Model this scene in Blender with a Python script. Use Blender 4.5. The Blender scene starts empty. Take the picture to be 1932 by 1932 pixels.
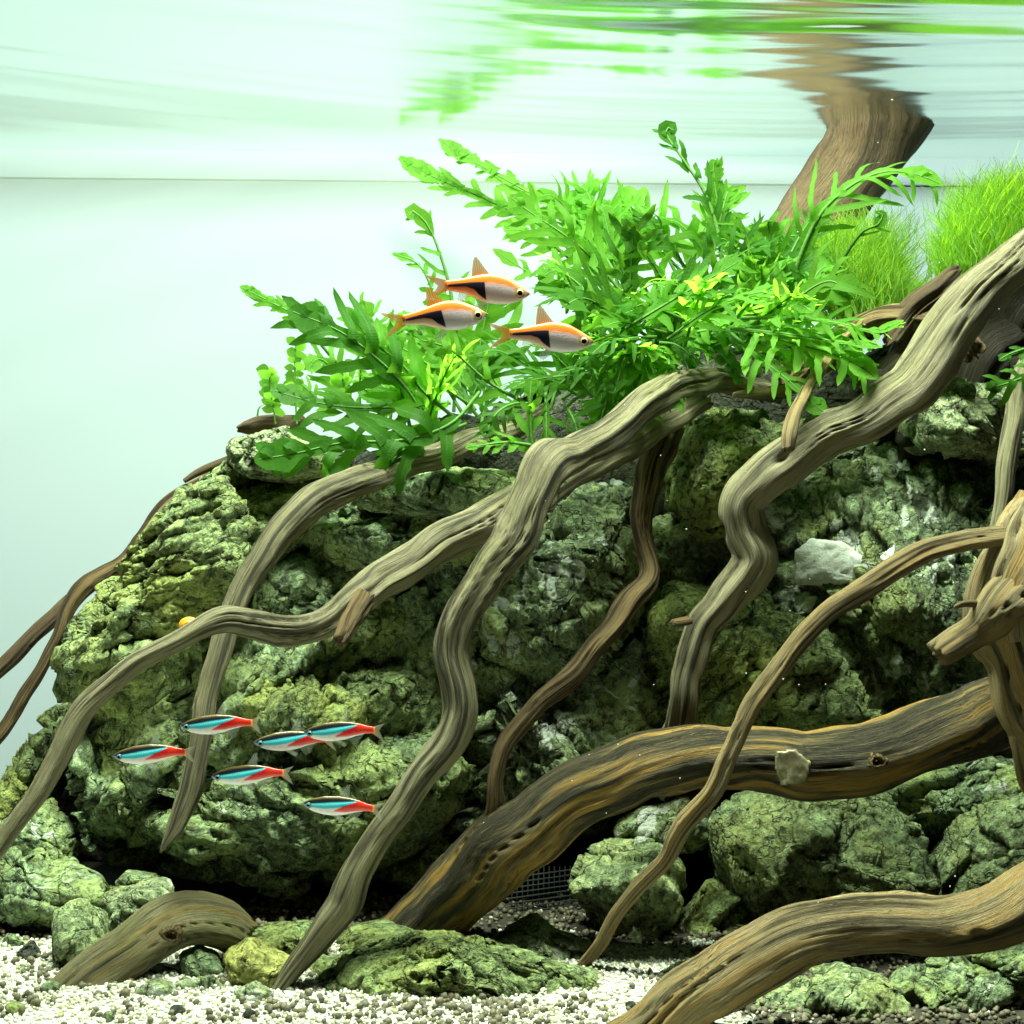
import bpy, math, random
import numpy as np
from mathutils import Vector

# ------------------------------------------------------------------ camera, light, exposure
scene = bpy.context.scene
COL = scene.collection
T_HALF = 0.36            # tan of half the field of view (50 mm lens on 36 mm)
CAM_Z = 0.18
PX = 1932.0              # picture units used for laying things out
WATER_Z = 0.3945
WALL_Y = 0.85

cam_d = bpy.data.cameras.new('camera'); cam_d.lens = 50; cam_d.sensor_width = 36
cam_d.clip_start = 0.01; cam_d.clip_end = 20
cam = bpy.data.objects.new('camera', cam_d); COL.objects.link(cam)
cam.location = (0, 0, CAM_Z); cam.rotation_euler = (math.radians(90), 0, 0)
scene.camera = cam

world = bpy.data.worlds.new('World'); scene.world = world; world.use_nodes = True
bg = world.node_tree.nodes['Background']
bg.inputs[0].default_value = (0.80, 1.0, 0.86, 1); bg.inputs[1].default_value = 0.016

def area(name, loc, target, sx, sy, power, color, spread=180):
    d = bpy.data.lights.new(name, 'AREA'); d.shape = 'RECTANGLE'; d.size = sx; d.size_y = sy
    d.energy = power; d.color = color; d.spread = math.radians(spread)
    o = bpy.data.objects.new(name, d); COL.objects.link(o); o.location = loc
    v = Vector(target) - Vector(loc)
    o.rotation_euler = v.to_track_quat('-Z', 'Y').to_euler()
    return o
# the lamp bar hanging over the tank and the panel behind its frosted back pane
area('aquarium_lamp', (-0.02, 0.485, 0.76), (0.0, 0.56, 0.05), 0.52, 0.06, 26.5, (0.89, 1.0, 0.77))
area('back_light_panel', (0.08, 1.34, 0.42), (0.08, 0.85, 0.32), 1.7, 0.50, 6.1, (0.76, 1.0, 0.95))

scene.view_settings.view_transform = 'Standard'; scene.view_settings.look = 'None'
scene.view_settings.exposure = 0; scene.view_settings.gamma = 1
scene.render.engine = 'CYCLES'
scene.cycles.use_denoising = True
scene.cycles.max_bounces = 8; scene.cycles.diffuse_bounces = 1; scene.cycles.glossy_bounces = 4
scene.cycles.transparent_max_bounces = 16; scene.cycles.transmission_bounces = 4
scene.cycles.caustics_reflective = False; scene.cycles.caustics_refractive = False

# ------------------------------------------------------------------ helpers
def P(px, py, Y):
    return np.array([(2*px/PX - 1)*T_HALF*Y, Y, CAM_Z + (1 - 2*py/PX)*T_HALF*Y])
def mpp(Y):                       # metres per picture unit at depth Y
    return 2*T_HALF*Y/PX
def lookpx(p):                    # back to picture units (vectorised)
    return (p[:, 0]/(T_HALF*p[:, 1]) + 1)*PX/2, (1 - (p[:, 2]-CAM_Z)/(T_HALF*p[:, 1]))*PX/2

GRAD = np.array([[1,1,0],[-1,1,0],[1,-1,0],[-1,-1,0],[1,0,1],[-1,0,1],[1,0,-1],[-1,0,-1],
                 [0,1,1],[0,-1,1],[0,1,-1],[0,-1,-1],[1,1,0],[-1,1,0],[0,-1,1],[0,-1,-1]], float)
def _hash(ix, iy, iz, seed):
    h = (ix.astype(np.int64)*374761393 + iy.astype(np.int64)*668265263 + iz.astype(np.int64)*2147483647 + seed*1274126177) & 0xFFFFFFFF
    h = ((h ^ (h >> 13))*1274126177) & 0xFFFFFFFF
    h = ((h ^ (h >> 16))*2246822519) & 0xFFFFFFFF
    return h ^ (h >> 15)
def perlin(p, seed=0):
    i = np.floor(p).astype(np.int64); f = p - i
    u = f*f*f*(f*(f*6-15)+10)
    out = 0
    for dx in (0, 1):
        for dy in (0, 1):
            for dz in (0, 1):
                g = GRAD[_hash(i[:,0]+dx, i[:,1]+dy, i[:,2]+dz, seed) & 15]
                d = (g*(f - np.array([dx,dy,dz]))).sum(1)
                w = (u[:,0] if dx else 1-u[:,0])*(u[:,1] if dy else 1-u[:,1])*(u[:,2] if dz else 1-u[:,2])
                out = out + w*d
    return out
def fbm(p, octv=4, seed=0, gain=0.5):
    a, s, o = 1.0, 0, np.zeros(len(p))
    for k in range(octv):
        o += a*perlin(p*(2**k), seed+k*17); a *= gain
    return o
def ridged(p, octv=4, seed=0, gain=0.5):
    a, o = 1.0, np.zeros(len(p))
    for k in range(octv):
        o += a*(1-2*np.abs(perlin(p*(2**k), seed+k*17))); a *= gain
    return o
def cells(p, seed=0):
    i = np.floor(p).astype(np.int64); f1 = np.full(len(p), 9.); f2 = np.full(len(p), 9.); idv = np.zeros(len(p)); tl = np.zeros(len(p))
    for dx in (-1,0,1):
        for dy in (-1,0,1):
            for dz in (-1,0,1):
                c = i + np.array([dx,dy,dz]); h = _hash(c[:,0], c[:,1], c[:,2], seed)
                q = c + np.stack([(h & 1023)/1023., ((h>>10) & 1023)/1023., ((h>>20) & 1023)/1023.], 1)
                d = np.linalg.norm(q-p, axis=1)
                m = d < f1
                f2 = np.where(m, f1, np.minimum(f2, d)); f1 = np.where(m, d, f1); idv = np.where(m, (h % 997)/997., idv)
                h2 = _hash(c[:,0]+77, c[:,1]-31, c[:,2]+11, seed+3); rd = np.stack([(h2 & 1023)/511.5-1, ((h2>>10) & 1023)/511.5-1, ((h2>>20) & 1023)/511.5-1], 1)
                tl = np.where(m, ((p-q)*rd).sum(1), tl)
    return f1, f2, idv, tl

def mesh_from(name, verts, faces, smooth=True):
    verts = np.asarray(verts, float)
    me = bpy.data.meshes.new(name)
    if isinstance(faces, np.ndarray):
        k = faces.shape[1]; nf = len(faces)
        me.vertices.add(len(verts)); me.vertices.foreach_set('co', verts.ravel())
        me.loops.add(nf*k); me.loops.foreach_set('vertex_index', faces.ravel().astype(np.int32))
        me.polygons.add(nf); me.polygons.foreach_set('loop_start', np.arange(0, nf*k, k, dtype=np.int32))
        me.polygons.foreach_set('loop_total', np.full(nf, k, np.int32))
        me.update(calc_edges=True)
    else:
        me.from_pydata(verts.tolist(), [], faces)
    if smooth:
        me.polygons.foreach_set('use_smooth', np.ones(len(me.polygons), bool))
    me.validate(); me.update()
    return me
def link(name, me, mat, parent=None, loc=None):
    o = bpy.data.objects.new(name, me); COL.objects.link(o)
    if mat is not None and me is not None and not me.materials:
        me.materials.append(mat)
    if loc is not None: o.location = loc
    if parent is not None: o.parent = parent
    return o
def tag(o, label=None, cat=None, group=None, kind=None):
    if label: o['label'] = label
    if cat: o['category'] = cat
    if group: o['group'] = group
    if kind: o['kind'] = kind
    return o
def empty(name, loc):
    o = bpy.data.objects.new(name, None); o.empty_display_size = 0.01; COL.objects.link(o); o.location = loc
    return o
def vattr(me, name, data):
    if data.shape[1] == 4:
        a = me.color_attributes.new(name, 'FLOAT_COLOR', 'POINT'); a.data.foreach_set('color', data.astype(np.float32).ravel())
    else:
        a = me.attributes.new(name, 'FLOAT_VECTOR', 'POINT'); a.data.foreach_set('vector', data.astype(np.float32).ravel())
def grid_faces(nu, nv, wrap=False):   # nu rows of nv verts, wrap around v
    r = np.arange(nu-1)[:, None]; c = np.arange(nv if wrap else nv-1)[None, :]
    c2 = (c+1) % nv
    return np.stack([r*nv+c, r*nv+c2, (r+1)*nv+c2, (r+1)*nv+c], -1).reshape(-1, 4)
def catmull(pts, n):
    pts = np.asarray(pts, float); m = len(pts)
    ext = np.vstack([2*pts[0]-pts[1], pts, 2*pts[-1]-pts[-2]])
    seg = np.linalg.norm(np.diff(pts[:, :3], axis=0), axis=1); cum = np.r_[0, np.cumsum(seg)]
    s = np.linspace(0, cum[-1], n); k = np.clip(np.searchsorted(cum, s, 'right')-1, 0, m-2)
    t = ((s-cum[k])/np.maximum(seg[k], 1e-9))[:, None]
    a, b, c, d = ext[k], ext[k+1], ext[k+2], ext[k+3]
    return 0.5*(2*b + (c-a)*t + (2*a-5*b+4*c-d)*t**2 + (3*b-a-3*c+d)*t**3), s

# ------------------------------------------------------------------ materials
class NT:
    def __init__(self, name):
        self.m = bpy.data.materials.new(name); self.m.use_nodes = True
        self.t = self.m.node_tree; self.t.nodes.clear()
        self.out = self.n('ShaderNodeOutputMaterial')
    def n(self, typ, **kw):
        x = self.t.nodes.new(typ)
        for k, v in kw.items(): setattr(x, k, v)
        return x
    def l(self, a, b): self.t.links.new(a, b)
    def setin(self, node, name, v):
        if hasattr(v, 'is_output') or isinstance(v, bpy.types.NodeSocket): self.l(v, node.inputs[name])
        else: node.inputs[name].default_value = v
    def noise(self, vec, scale, detail=4, rough=0.55, dist=0.0):
        x = self.n('ShaderNodeTexNoise'); self.l(vec, x.inputs['Vector'])
        x.inputs['Scale'].default_value = scale; x.inputs['Detail'].default_value = detail
        x.inputs['Roughness'].default_value = rough; x.inputs['Distortion'].default_value = dist
        return x.outputs['Fac']
    def ramp(self, fac, stops, interp='LINEAR'):
        x = self.n('ShaderNodeValToRGB'); self.l(fac, x.inputs[0]); e = x.color_ramp.elements
        x.color_ramp.interpolation = interp
        while len(e) < len(stops): e.new(0.5)
        for el, (p, c) in zip(e, stops):
            el.position = p; el.color = (c, c, c, 1) if not isinstance(c, tuple) else (*c, 1)
        return x.outputs[0]
    def mix(self, fac, a, b, mode='MIX'):
        x = self.n('ShaderNodeMix', data_type='RGBA', blend_type=mode)
        for i, v in ((0, fac), (6, a), (7, b)):
            if isinstance(v, bpy.types.NodeSocket): self.l(v, x.inputs[i])
            else: x.inputs[i].default_value = v if i == 0 else (*v, 1)
        return x.outputs[2]
    def math(self, op, a, b=0.0):
        x = self.n('ShaderNodeMath', operation=op)
        for i, v in ((0, a), (1, b)):
            if isinstance(v, bpy.types.NodeSocket): self.l(v, x.inputs[i])
            else: x.inputs[i].default_value = v
        return x.outputs[0]
    def bump(self, h, strength, dist, normal=None):
        x = self.n('ShaderNodeBump'); self.l(h, x.inputs['Height'])
        x.inputs['Strength'].default_value = strength; x.inputs['Distance'].default_value = dist
        if normal is not None: self.l(normal, x.inputs['Normal'])
        return x.outputs[0]
    def principled(self, color, rough=0.6, normal=None, spec=0.4):
        x = self.n('ShaderNodeBsdfPrincipled')
        self.setin(x, 'Base Color', color if isinstance(color, bpy.types.NodeSocket) else (*color, 1))
        self.setin(x, 'Roughness', rough); x.inputs['Specular IOR Level'].default_value = spec
        if normal is not None: self.l(normal, x.inputs['Normal'])
        return x.outputs[0]
    def done(self, sh):
        self.l(sh, self.out.inputs[0]); return self.m

def rock_material(name, tint, olive, white=0.0, dark=0.5, seed=0.0):
    g = NT(name)
    tc = g.n('ShaderNodeTexCoord'); mp = g.n('ShaderNodeMapping'); g.l(tc.outputs['Object'], mp.inputs[0])
    mp.inputs['Location'].default_value = (seed, seed*1.7, seed*0.6)
    mp.inputs['Rotation'].default_value = (0.4+seed, 0.5, 0.3*seed)
    v = mp.outputs[0]
    st = g.n('ShaderNodeMapping'); g.l(v, st.inputs[0]); st.inputs['Scale'].default_value = (1, 1, 1.7)
    vs = st.outputs[0]
    n1 = g.noise(v, 26, 5, 0.6); n2 = g.noise(vs, 130, 8, 0.68, 0.6); n3 = g.noise(v, 520, 6, 0.7); n4 = g.noise(v, 48, 4, 0.6, 1.2)
    lt = tuple(min(1, c*2.6+0.06) for c in tint); dk = tuple(c*0.14 for c in tint)
    n5 = g.noise(v, 300, 6, 0.75, 0.8)
    c = g.ramp(n2, [(0.32, dk), (0.44, tuple(x*0.75 for x in tint)), (0.54, tuple(x*1.2 for x in tint)), (0.70, lt)])
    c = g.mix(g.ramp(n1, [(0.46, 0.0), (0.64, 0.8)]), c, olive, 'MIX')
    c = g.mix(g.ramp(n5, [(0.38, 0.95), (0.49, 0.0)]), c, dk)
    c = g.mix(g.ramp(n5, [(0.55, 0.0), (0.70, 0.85)]), c, tuple(min(1, x*1.45+0.06) for x in olive))
    c = g.mix(g.ramp(n3, [(0.64, 0.0), (0.72, 0.7)]), c, tuple(min(1, x*1.5+0.14) for x in olive))
    if white > 0:
        wv = g.ramp(n4, [(0.70-white*0.16, 0.0), (0.73-white*0.14, 0.9)])
        c = g.mix(wv, c, (0.62, 0.68, 0.60))
    vo = g.n('ShaderNodeTexVoronoi', feature='DISTANCE_TO_EDGE'); g.l(vs, vo.inputs['Vector']); vo.inputs['Scale'].default_value = 70
    wob = g.n('ShaderNodeVectorMath', operation='ADD'); 
    nn = g.n('ShaderNodeTexNoise'); g.l(v, nn.inputs['Vector']); nn.inputs['Scale'].default_value = 120; nn.inputs['Detail'].default_value = 3
    sc = g.n('ShaderNodeVectorMath', operation='SCALE'); g.l(nn.outputs['Color'], sc.inputs[0]); sc.inputs['Scale'].default_value = 0.02
    g.l(vs, wob.inputs[0]); g.l(sc.outputs[0], wob.inputs[1]); g.l(wob.outputs[0], vo.inputs['Vector'])
    crack = g.ramp(vo.outputs['Distance'], [(0.0, 0.0), (0.05, 1.0)])
    v3 = g.n('ShaderNodeTexVoronoi', feature='DISTANCE_TO_EDGE'); g.l(wob.outputs[0], v3.inputs['Vector']); v3.inputs['Scale'].default_value = 27
    crack2 = g.ramp(v3.outputs['Distance'], [(0.0, 0.0), (0.022, 1.0)])
    c = g.mix(g.math('MULTIPLY', g.math('SUBTRACT', 1.0, crack2), 0.45), c, dk)
    rg = g.n('ShaderNodeTexNoise'); rg.noise_type = 'RIDGED_MULTIFRACTAL'; g.l(wob.outputs[0], rg.inputs['Vector']); rg.inputs['Scale'].default_value = 95
    rg.inputs['Detail'].default_value = 7; rg.inputs['Roughness'].default_value = 0.62; rg.inputs['Distortion'].default_value = 0.3
    vc = g.n('ShaderNodeTexVoronoi'); g.l(wob.outputs[0], vc.inputs['Vector']); vc.inputs['Scale'].default_value = 210
    vd = g.n('ShaderNodeVectorMath', operation='DOT_PRODUCT'); vsub = g.n('ShaderNodeVectorMath', operation='SUBTRACT'); vcol = g.n('ShaderNodeVectorMath', operation='SUBTRACT')
    g.l(wob.outputs[0], vsub.inputs[0]); g.l(vc.outputs['Position'], vsub.inputs[1]); g.l(vc.outputs['Color'], vcol.inputs[0]); vcol.inputs[1].default_value = (0.5, 0.5, 0.5)
    g.l(vsub.outputs[0], vd.inputs[0]); g.l(vcol.outputs[0], vd.inputs[1])
    h = g.math('ADD', g.math('MULTIPLY', n2, 0.5), g.math('MULTIPLY', n3, 0.30))
    h = g.math('ADD', h, g.math('ADD', g.math('MULTIPLY', crack, 0.035), g.math('MULTIPLY', crack2, 0.30)))
    h = g.math('ADD', h, g.math('MULTIPLY', rg.outputs['Fac'], -0.16))
    h = g.math('ADD', h, g.math('MULTIPLY', vd.outputs['Value'], 60.0))
    nb = g.bump(h, 1.0, 0.0062)
    return g.done(g.principled(c, 0.62, nb, 0.35))

def wood_material(name, light, mid, dark, darkamt=0.5, algae=0.25, seed=0.0, gold=None):
    g = NT(name)
    at = g.n('ShaderNodeAttribute', attribute_name='grain'); 
    mp = g.n('ShaderNodeMapping'); g.l(at.outputs['Vector'], mp.inputs[0]); mp.inputs['Location'].default_value = (seed, seed*2.1, seed*3.7)
    v = mp.outputs[0]
    a = g.n('ShaderNodeMapping'); g.l(v, a.inputs[0]); a.inputs['Scale'].default_value = (1, 1, 0.16)
    b = g.n('ShaderNodeMapping'); g.l(v, b.inputs[0]); b.inputs['Scale'].default_value = (1, 1, 0.045)
    n1 = g.noise(a.outputs[0], 1.35, 5, 0.6, 0.30)     # broad patches drawn out along the grain
    n2 = g.noise(b.outputs[0], 26, 6, 0.75, 0.15)       # fine grain lines
    n3 = g.noise(v, 0.9, 3, 0.5, 0.6)
    n4 = g.noise(b.outputs[0], 11, 6, 0.72, 0.25); n6 = g.noise(b.outputs[0], 48, 4, 0.7, 0.1)
    c = g.ramp(n2, [(0.32, mid), (0.46, light), (0.62, tuple(min(1, x*1.25) for x in light))])
    c = g.mix(g.ramp(n4, [(0.36, 0.75), (0.47, 0.0)]), c, mid)
    c = g.mix(g.ramp(n4, [(0.56, 0.0), (0.68, 0.6)]), c, tuple(min(1, x*1.35+0.03) for x in light))
    if gold: c = g.mix(g.ramp(n1, [(0.50, 0.0), (0.60, 0.8)]), c, gold)
    c = g.mix(g.ramp(n3, [(0.45, 0.0), (0.70, algae)]), c, (0.22, 0.235, 0.055))
    c = g.mix(g.ramp(n1, [(0.26+0.14*darkamt, 0.9), (0.38+0.16*darkamt, 0.0)]), c, dark)
    c = g.mix(g.ramp(n4, [(0.27, 0.9), (0.36, 0.0)]), c, dark)
    c = g.mix(g.ramp(n6, [(0.34, 0.85), (0.46, 0.0)]), c, tuple(x*0.35 for x in mid))
    c = g.mix(g.ramp(n6, [(0.55, 0.0), (0.68, 0.5)]), c, tuple(min(1, x*1.5+0.03) for x in light))
    sp = g.noise(v, 7.0, 2, 0.4)
    c = g.mix(g.ramp(sp, [(0.20, 0.9), (0.26, 0.0)]), c, (0.025, 0.015, 0.008))
    h = g.math('ADD', g.math('ADD', g.math('MULTIPLY', n2, 0.7), g.math('MULTIPLY', n4, 0.8)), g.math('MULTIPLY', n6, 0.5))
    nb = g.bump(h, 0.9, 0.0024)
    return g.done(g.principled(c, 0.62, nb, 0.22))

def leaf_material(name, front, trans, var, tmix=0.5):
    g = NT(name)
    oi = g.n('ShaderNodeObjectInfo'); tc = g.n('ShaderNodeTexCoord')
    n = g.noise(tc.outputs['Object'], 90, 3, 0.5); n2 = g.noise(tc.outputs['Object'], 900, 2, 0.5)
    f = g.mix(g.math('MULTIPLY', oi.outputs['Random'], 0.8), front, var)
    f = g.mix(g.ramp(n, [(0.40, 0.0), (0.65, 0.6)]), f, tuple(x*1.6 for x in front))
    f = g.mix(g.ramp(n2, [(0.58, 0.0), (0.8, 0.5)]), f, tuple(x*0.5 for x in front))
    va = g.n('ShaderNodeAttribute', attribute_name='vein'); sx = g.n('ShaderNodeSeparateXYZ'); g.l(va.outputs['Vector'], sx.inputs[0])
    wv = g.n('ShaderNodeTexWave'); g.l(va.outputs['Vector'], wv.inputs['Vector']); wv.inputs['Scale'].default_value = 2.2; wv.inputs['Distortion'].default_value = 1.5
    mid_ = g.ramp(g.math('ABSOLUTE', sx.outputs[1]), [(0.0, 0.75), (0.14, 0.0)])
    f = g.mix(mid_, f, tuple(min(1, x*1.5+0.05) for x in front)); f = g.mix(g.math('MULTIPLY', wv.outputs['Fac'], 0.10), f, tuple(x*0.55 for x in front))
    pr = g.principled(f, 0.5, g.bump(g.math('ADD', n2, g.math('MULTIPLY', wv.outputs['Fac'], 0.3)), 0.35, 0.0005), 0.10)
    tr = g.n('ShaderNodeBsdfTranslucent')
    g.l(g.mix(g.math('MULTIPLY', oi.outputs['Random'], 0.6), trans, tuple(x*0.55 for x in trans)), tr.inputs['Color'])
    mx = g.n('ShaderNodeMixShader'); mx.inputs[0].default_value = tmix
    g.l(pr, mx.inputs[1]); g.l(tr.outputs[0], mx.inputs[2])
    return g.done(mx.outputs[0])

M = {}
M['rock_olive'] = rock_material('rock_olive', (0.188, 0.256, 0.100), (0.388, 0.450, 0.106), 0.0, seed=0.3)
M['rock_grey'] = rock_material('rock_grey', (0.188, 0.269, 0.138), (0.350, 0.438, 0.131), 0.22, seed=1.9)
M['rock_white'] = rock_material('rock_white', (0.175, 0.237, 0.125), (0.325, 0.388, 0.119), 0.75, seed=4.1)
M['rock_pale'] = rock_material('rock_pale', (0.27, 0.34, 0.18), (0.46, 0.50, 0.19), 0.35, seed=2.7)
M['rock_yellow'] = rock_material('rock_yellow', (0.36, 0.38, 0.11), (0.54, 0.54, 0.12), 0.0, seed=5.5)
M['rock_green'] = rock_material('rock_green', (0.237, 0.319, 0.156), (0.400, 0.463, 0.156), 0.05, seed=7.2)
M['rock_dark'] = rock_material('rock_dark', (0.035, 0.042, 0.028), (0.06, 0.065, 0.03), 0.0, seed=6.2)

M['wood_tan'] = wood_material('wood_tan', (0.315, 0.285, 0.172), (0.11, 0.097, 0.054), (0.022, 0.021, 0.016), 0.95, 0.35, 0.0)
M['wood_tan2'] = wood_material('wood_tan2', (0.355, 0.32, 0.20), (0.125, 0.108, 0.062), (0.026, 0.025, 0.018), 0.75, 0.30, 3.3)
M['wood_brown'] = wood_material('wood_brown', (0.24, 0.16, 0.075), (0.10, 0.062, 0.028), (0.016, 0.012, 0.008), 0.95, 0.12, 5.1)
M['wood_gold'] = wood_material('wood_gold', (0.26, 0.205, 0.105), (0.11, 0.085, 0.042), (0.014, 0.016, 0.013), 1.35, 0.12, 8.2, gold=(0.50, 0.275, 0.05))
M['wood_amber'] = wood_material('wood_amber', (0.38, 0.30, 0.165), (0.15, 0.108, 0.05), (0.024, 0.018, 0.010), 0.8, 0.10, 11.7, gold=(0.44, 0.27, 0.085))
M['wood_rear'] = wood_material('wood_rear', (0.15, 0.10, 0.058), (0.07, 0.048, 0.028), (0.035, 0.027, 0.018), 0.6, 0.10, 14.9)
M['wood_grey'] = wood_material('wood_grey', (0.27, 0.245, 0.14), (0.10, 0.095, 0.058), (0.04, 0.045, 0.038), 0.5, 0.40, 17.3, gold=(0.32, 0.23, 0.08))
M['wood_shade'] = wood_material('wood_shade', (0.022, 0.017, 0.011), (0.013, 0.010, 0.007), (0.005, 0.004, 0.003), 0.6, 0.1, 19.0)  # near-black colour stands in for the shade of the right-hand cave

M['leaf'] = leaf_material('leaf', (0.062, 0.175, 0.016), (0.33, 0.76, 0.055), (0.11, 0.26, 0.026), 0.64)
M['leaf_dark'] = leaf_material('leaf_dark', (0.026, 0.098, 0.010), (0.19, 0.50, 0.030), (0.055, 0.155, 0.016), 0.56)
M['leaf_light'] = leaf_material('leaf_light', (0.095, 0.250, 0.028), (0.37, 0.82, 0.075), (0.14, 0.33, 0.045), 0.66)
M['stem'] = leaf_material('stem', (0.045, 0.14, 0.012), (0.15, 0.4, 0.02), (0.07, 0.19, 0.016), 0.25)
M['moss'] = leaf_material('moss', (0.095, 0.21, 0.012), (0.55, 0.92, 0.03), (0.17, 0.32, 0.015), 0.6)

def plain(name, c, rough=0.5, spec=0.4):
    g = NT(name); tc = g.n('ShaderNodeTexCoord'); n = g.noise(tc.outputs['Object'], 300, 4)
    return g.done(g.principled(g.mix(n, tuple(x*0.75 for x in c), tuple(min(1, x*1.2) for x in c)), rough, None, spec))

g = NT('quartz'); tcq = g.n('ShaderNodeTexCoord'); qn = g.noise(tcq.outputs['Object'], 180, 7, 0.7, 0.5)
M['quartz'] = g.done(g.principled(g.ramp(qn, [(0.28, (0.22, 0.26, 0.20)), (0.42, (0.62, 0.68, 0.62)), (0.7, (0.80, 0.84, 0.79))]), 0.45, g.bump(qn, 0.8, 0.002)))
# ------------------------------------------------------------------ setting: back pane, added shading ledge, water, sand bed
def backdrop_material():
    g = NT('frosted_back_pane')
    tr = g.n('ShaderNodeBsdfTranslucent'); tr.inputs[0].default_value = (0.86, 0.95, 0.90, 1)
    df = g.n('ShaderNodeBsdfDiffuse'); df.inputs[0].default_value = (0.80, 0.90, 0.84, 1)
    mx = g.n('ShaderNodeMixShader'); mx.inputs[0].default_value = 0.16
    g.l(tr.outputs[0], mx.inputs[1]); g.l(df.outputs[0], mx.inputs[2])
    return g.done(mx.outputs[0])
TILT = math.radians(2.2)
wm = mesh_from('backdrop', [(-0.75, 0, -0.02), (0.75, 0, -0.02), (0.75, 0, 0.62), (-0.75, 0, 0.62)], [(0, 1, 2, 3)], False)
wall = link('backdrop', wm, backdrop_material(), loc=(0, WALL_Y, 0)); wall.rotation_euler = (0, 0, TILT)
tag(wall, 'pale mint frosted glass pane at the back of the tank', kind='structure')
SHADE_LEDGE_Z = 0.3770  # unseen ledge added behind the pane to cast the dark band below it
lv = [(x, y, z) for x in (-0.74, 0.50) for y in (0.001, 0.068 if x < 0 else 0.004) for z in (-0.0008, 0.0008)]
lm = mesh_from('ledge', lv, [(0,1,3,2),(4,6,7,5),(0,4,5,1),(2,3,7,6),(0,2,6,4),(1,5,7,3)], False)
ledge = link('added_shade_ledge', lm, plain('shade_ledge_grey', (0.20, 0.22, 0.20)), loc=(0, WALL_Y, SHADE_LEDGE_Z)); ledge.rotation_euler = (0, 0, TILT)
tag(ledge, 'unseen thin ledge added behind the back pane to shade its top', kind='structure')

def water_material():
    g = NT('water_surface')
    fr = g.n('ShaderNodeFresnel'); fr.inputs['IOR'].default_value = 1.333
    tr = g.n('ShaderNodeBsdfTransparent'); tr.inputs[0].default_value = (0.97, 1, 0.985, 1)
    gl = g.n('ShaderNodeBsdfGlossy'); gl.inputs['Color'].default_value = (0.95, 1.0, 0.975, 1); gl.inputs['Roughness'].default_value = 0.20
    mx = g.n('ShaderNodeMixShader'); g.l(fr.outputs[0], mx.inputs[0]); g.l(tr.outputs[0], mx.inputs[1]); g.l(gl.outputs[0], mx.inputs[2])
    return g.done(mx.outputs[0])
nx, ny = 420, 620
gx = np.linspace(-0.7, 0.7, nx); gy = np.linspace(0.30, 0.885, ny)
X, Yg = np.meshgrid(gx, gy); Yg = 0.30 + (Yg-0.30)/(0.885-0.30)*(WALL_Y + X*math.tan(TILT) + 0.0002 - 0.30); xs, ys = X.ravel(), Yg.ravel()
amp = np.clip((xs+0.30)/0.40, 0.45, 1.0)*np.clip((0.90-ys)/0.24, 0.30, 1.15)
amp = amp*(1+1.3*np.clip((0.72-ys)/0.10, 0, 1)*np.clip((xs+0.03)/0.12, 0, 1))
bend = ys + 0.55*(xs-0.16)**2 - 0.03*xs
q = np.stack([xs*3.2, bend*34, np.zeros_like(xs)], 1)
q2 = np.stack([xs*7.5, bend*80, np.full_like(xs, 4.2)], 1)
q3 = np.stack([xs*24, bend*170, np.full_like(xs, 9.2)], 1)
zz = 0.0019*amp*perlin(q, 5) + 0.00070*amp*perlin(q2, 8) + 0.00010*amp*perlin(q3, 3)
wmesh = mesh_from('water', np.stack([xs, ys, zz], 1), grid_faces(ny, nx))
water = link('water', wmesh, water_material(), loc=(0, 0, WATER_Z))
tag(water, 'rippled underside of the water surface mirroring plants and wood', kind='structure')

def sand_material():
    g = NT('white_sand'); tc = g.n('ShaderNodeTexCoord'); v = tc.outputs['Object']
    n = g.noise(v, 420, 4, 0.6); n1 = g.noise(v, 30, 3, 0.5)
    c = g.ramp(n, [(0.30, (0.28, 0.29, 0.22)), (0.48, (0.66, 0.69, 0.60)), (0.7, (0.82, 0.85, 0.76))])
    c = g.mix(g.ramp(n1, [(0.5, 0.0), (0.75, 0.5)]), c, (0.40, 0.40, 0.25))
    sx = g.n('ShaderNodeSeparateXYZ'); g.l(v, sx.inputs[0])
    edge = g.math('MULTIPLY', g.math('SUBTRACT', g.noise(v, 40, 3, 0.6), 0.5), 0.04)
    m1 = g.n('ShaderNodeMapRange'); g.l(g.math('ADD', sx.outputs[1], edge), m1.inputs[0]); m1.inputs[1].default_value = 0.592; m1.inputs[2].default_value = 0.600
    m2 = g.n('ShaderNodeMapRange'); g.l(g.math('ADD', sx.outputs[0], edge), m2.inputs[0]); m2.inputs[1].default_value = 0.078; m2.inputs[2].default_value = 0.086
    soil = g.ramp(n, [(0.3, (0.012, 0.012, 0.009)), (0.6, (0.05, 0.045, 0.03))])
    c = g.mix(g.math('MAXIMUM', m1.outputs[0], m2.outputs[0]), c, soil)
    return g.done(g.principled(c, 0.8, g.bump(n, 1.0, 0.002)))
fx, fy = 240, 200
X, Yg = np.meshgrid(np.linspace(-0.6, 0.6, fx), np.linspace(0.30, 0.90, fy)); xs, ys = X.ravel(), Yg.ravel()
def floor_z(xs, ys):
    return 0.0014*perlin(np.stack([xs*22, ys*22, 0*xs], 1), 3) + 0.0006*perlin(np.stack([xs*90, ys*90, 0*xs], 1), 6)
sm = mesh_from('sand', np.stack([xs, ys, floor_z(xs, ys)], 1), grid_faces(fy, fx))
tag(link('sand_bed', sm, sand_material()), 'white sand bed at the bottom of the tank', kind='structure')

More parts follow.
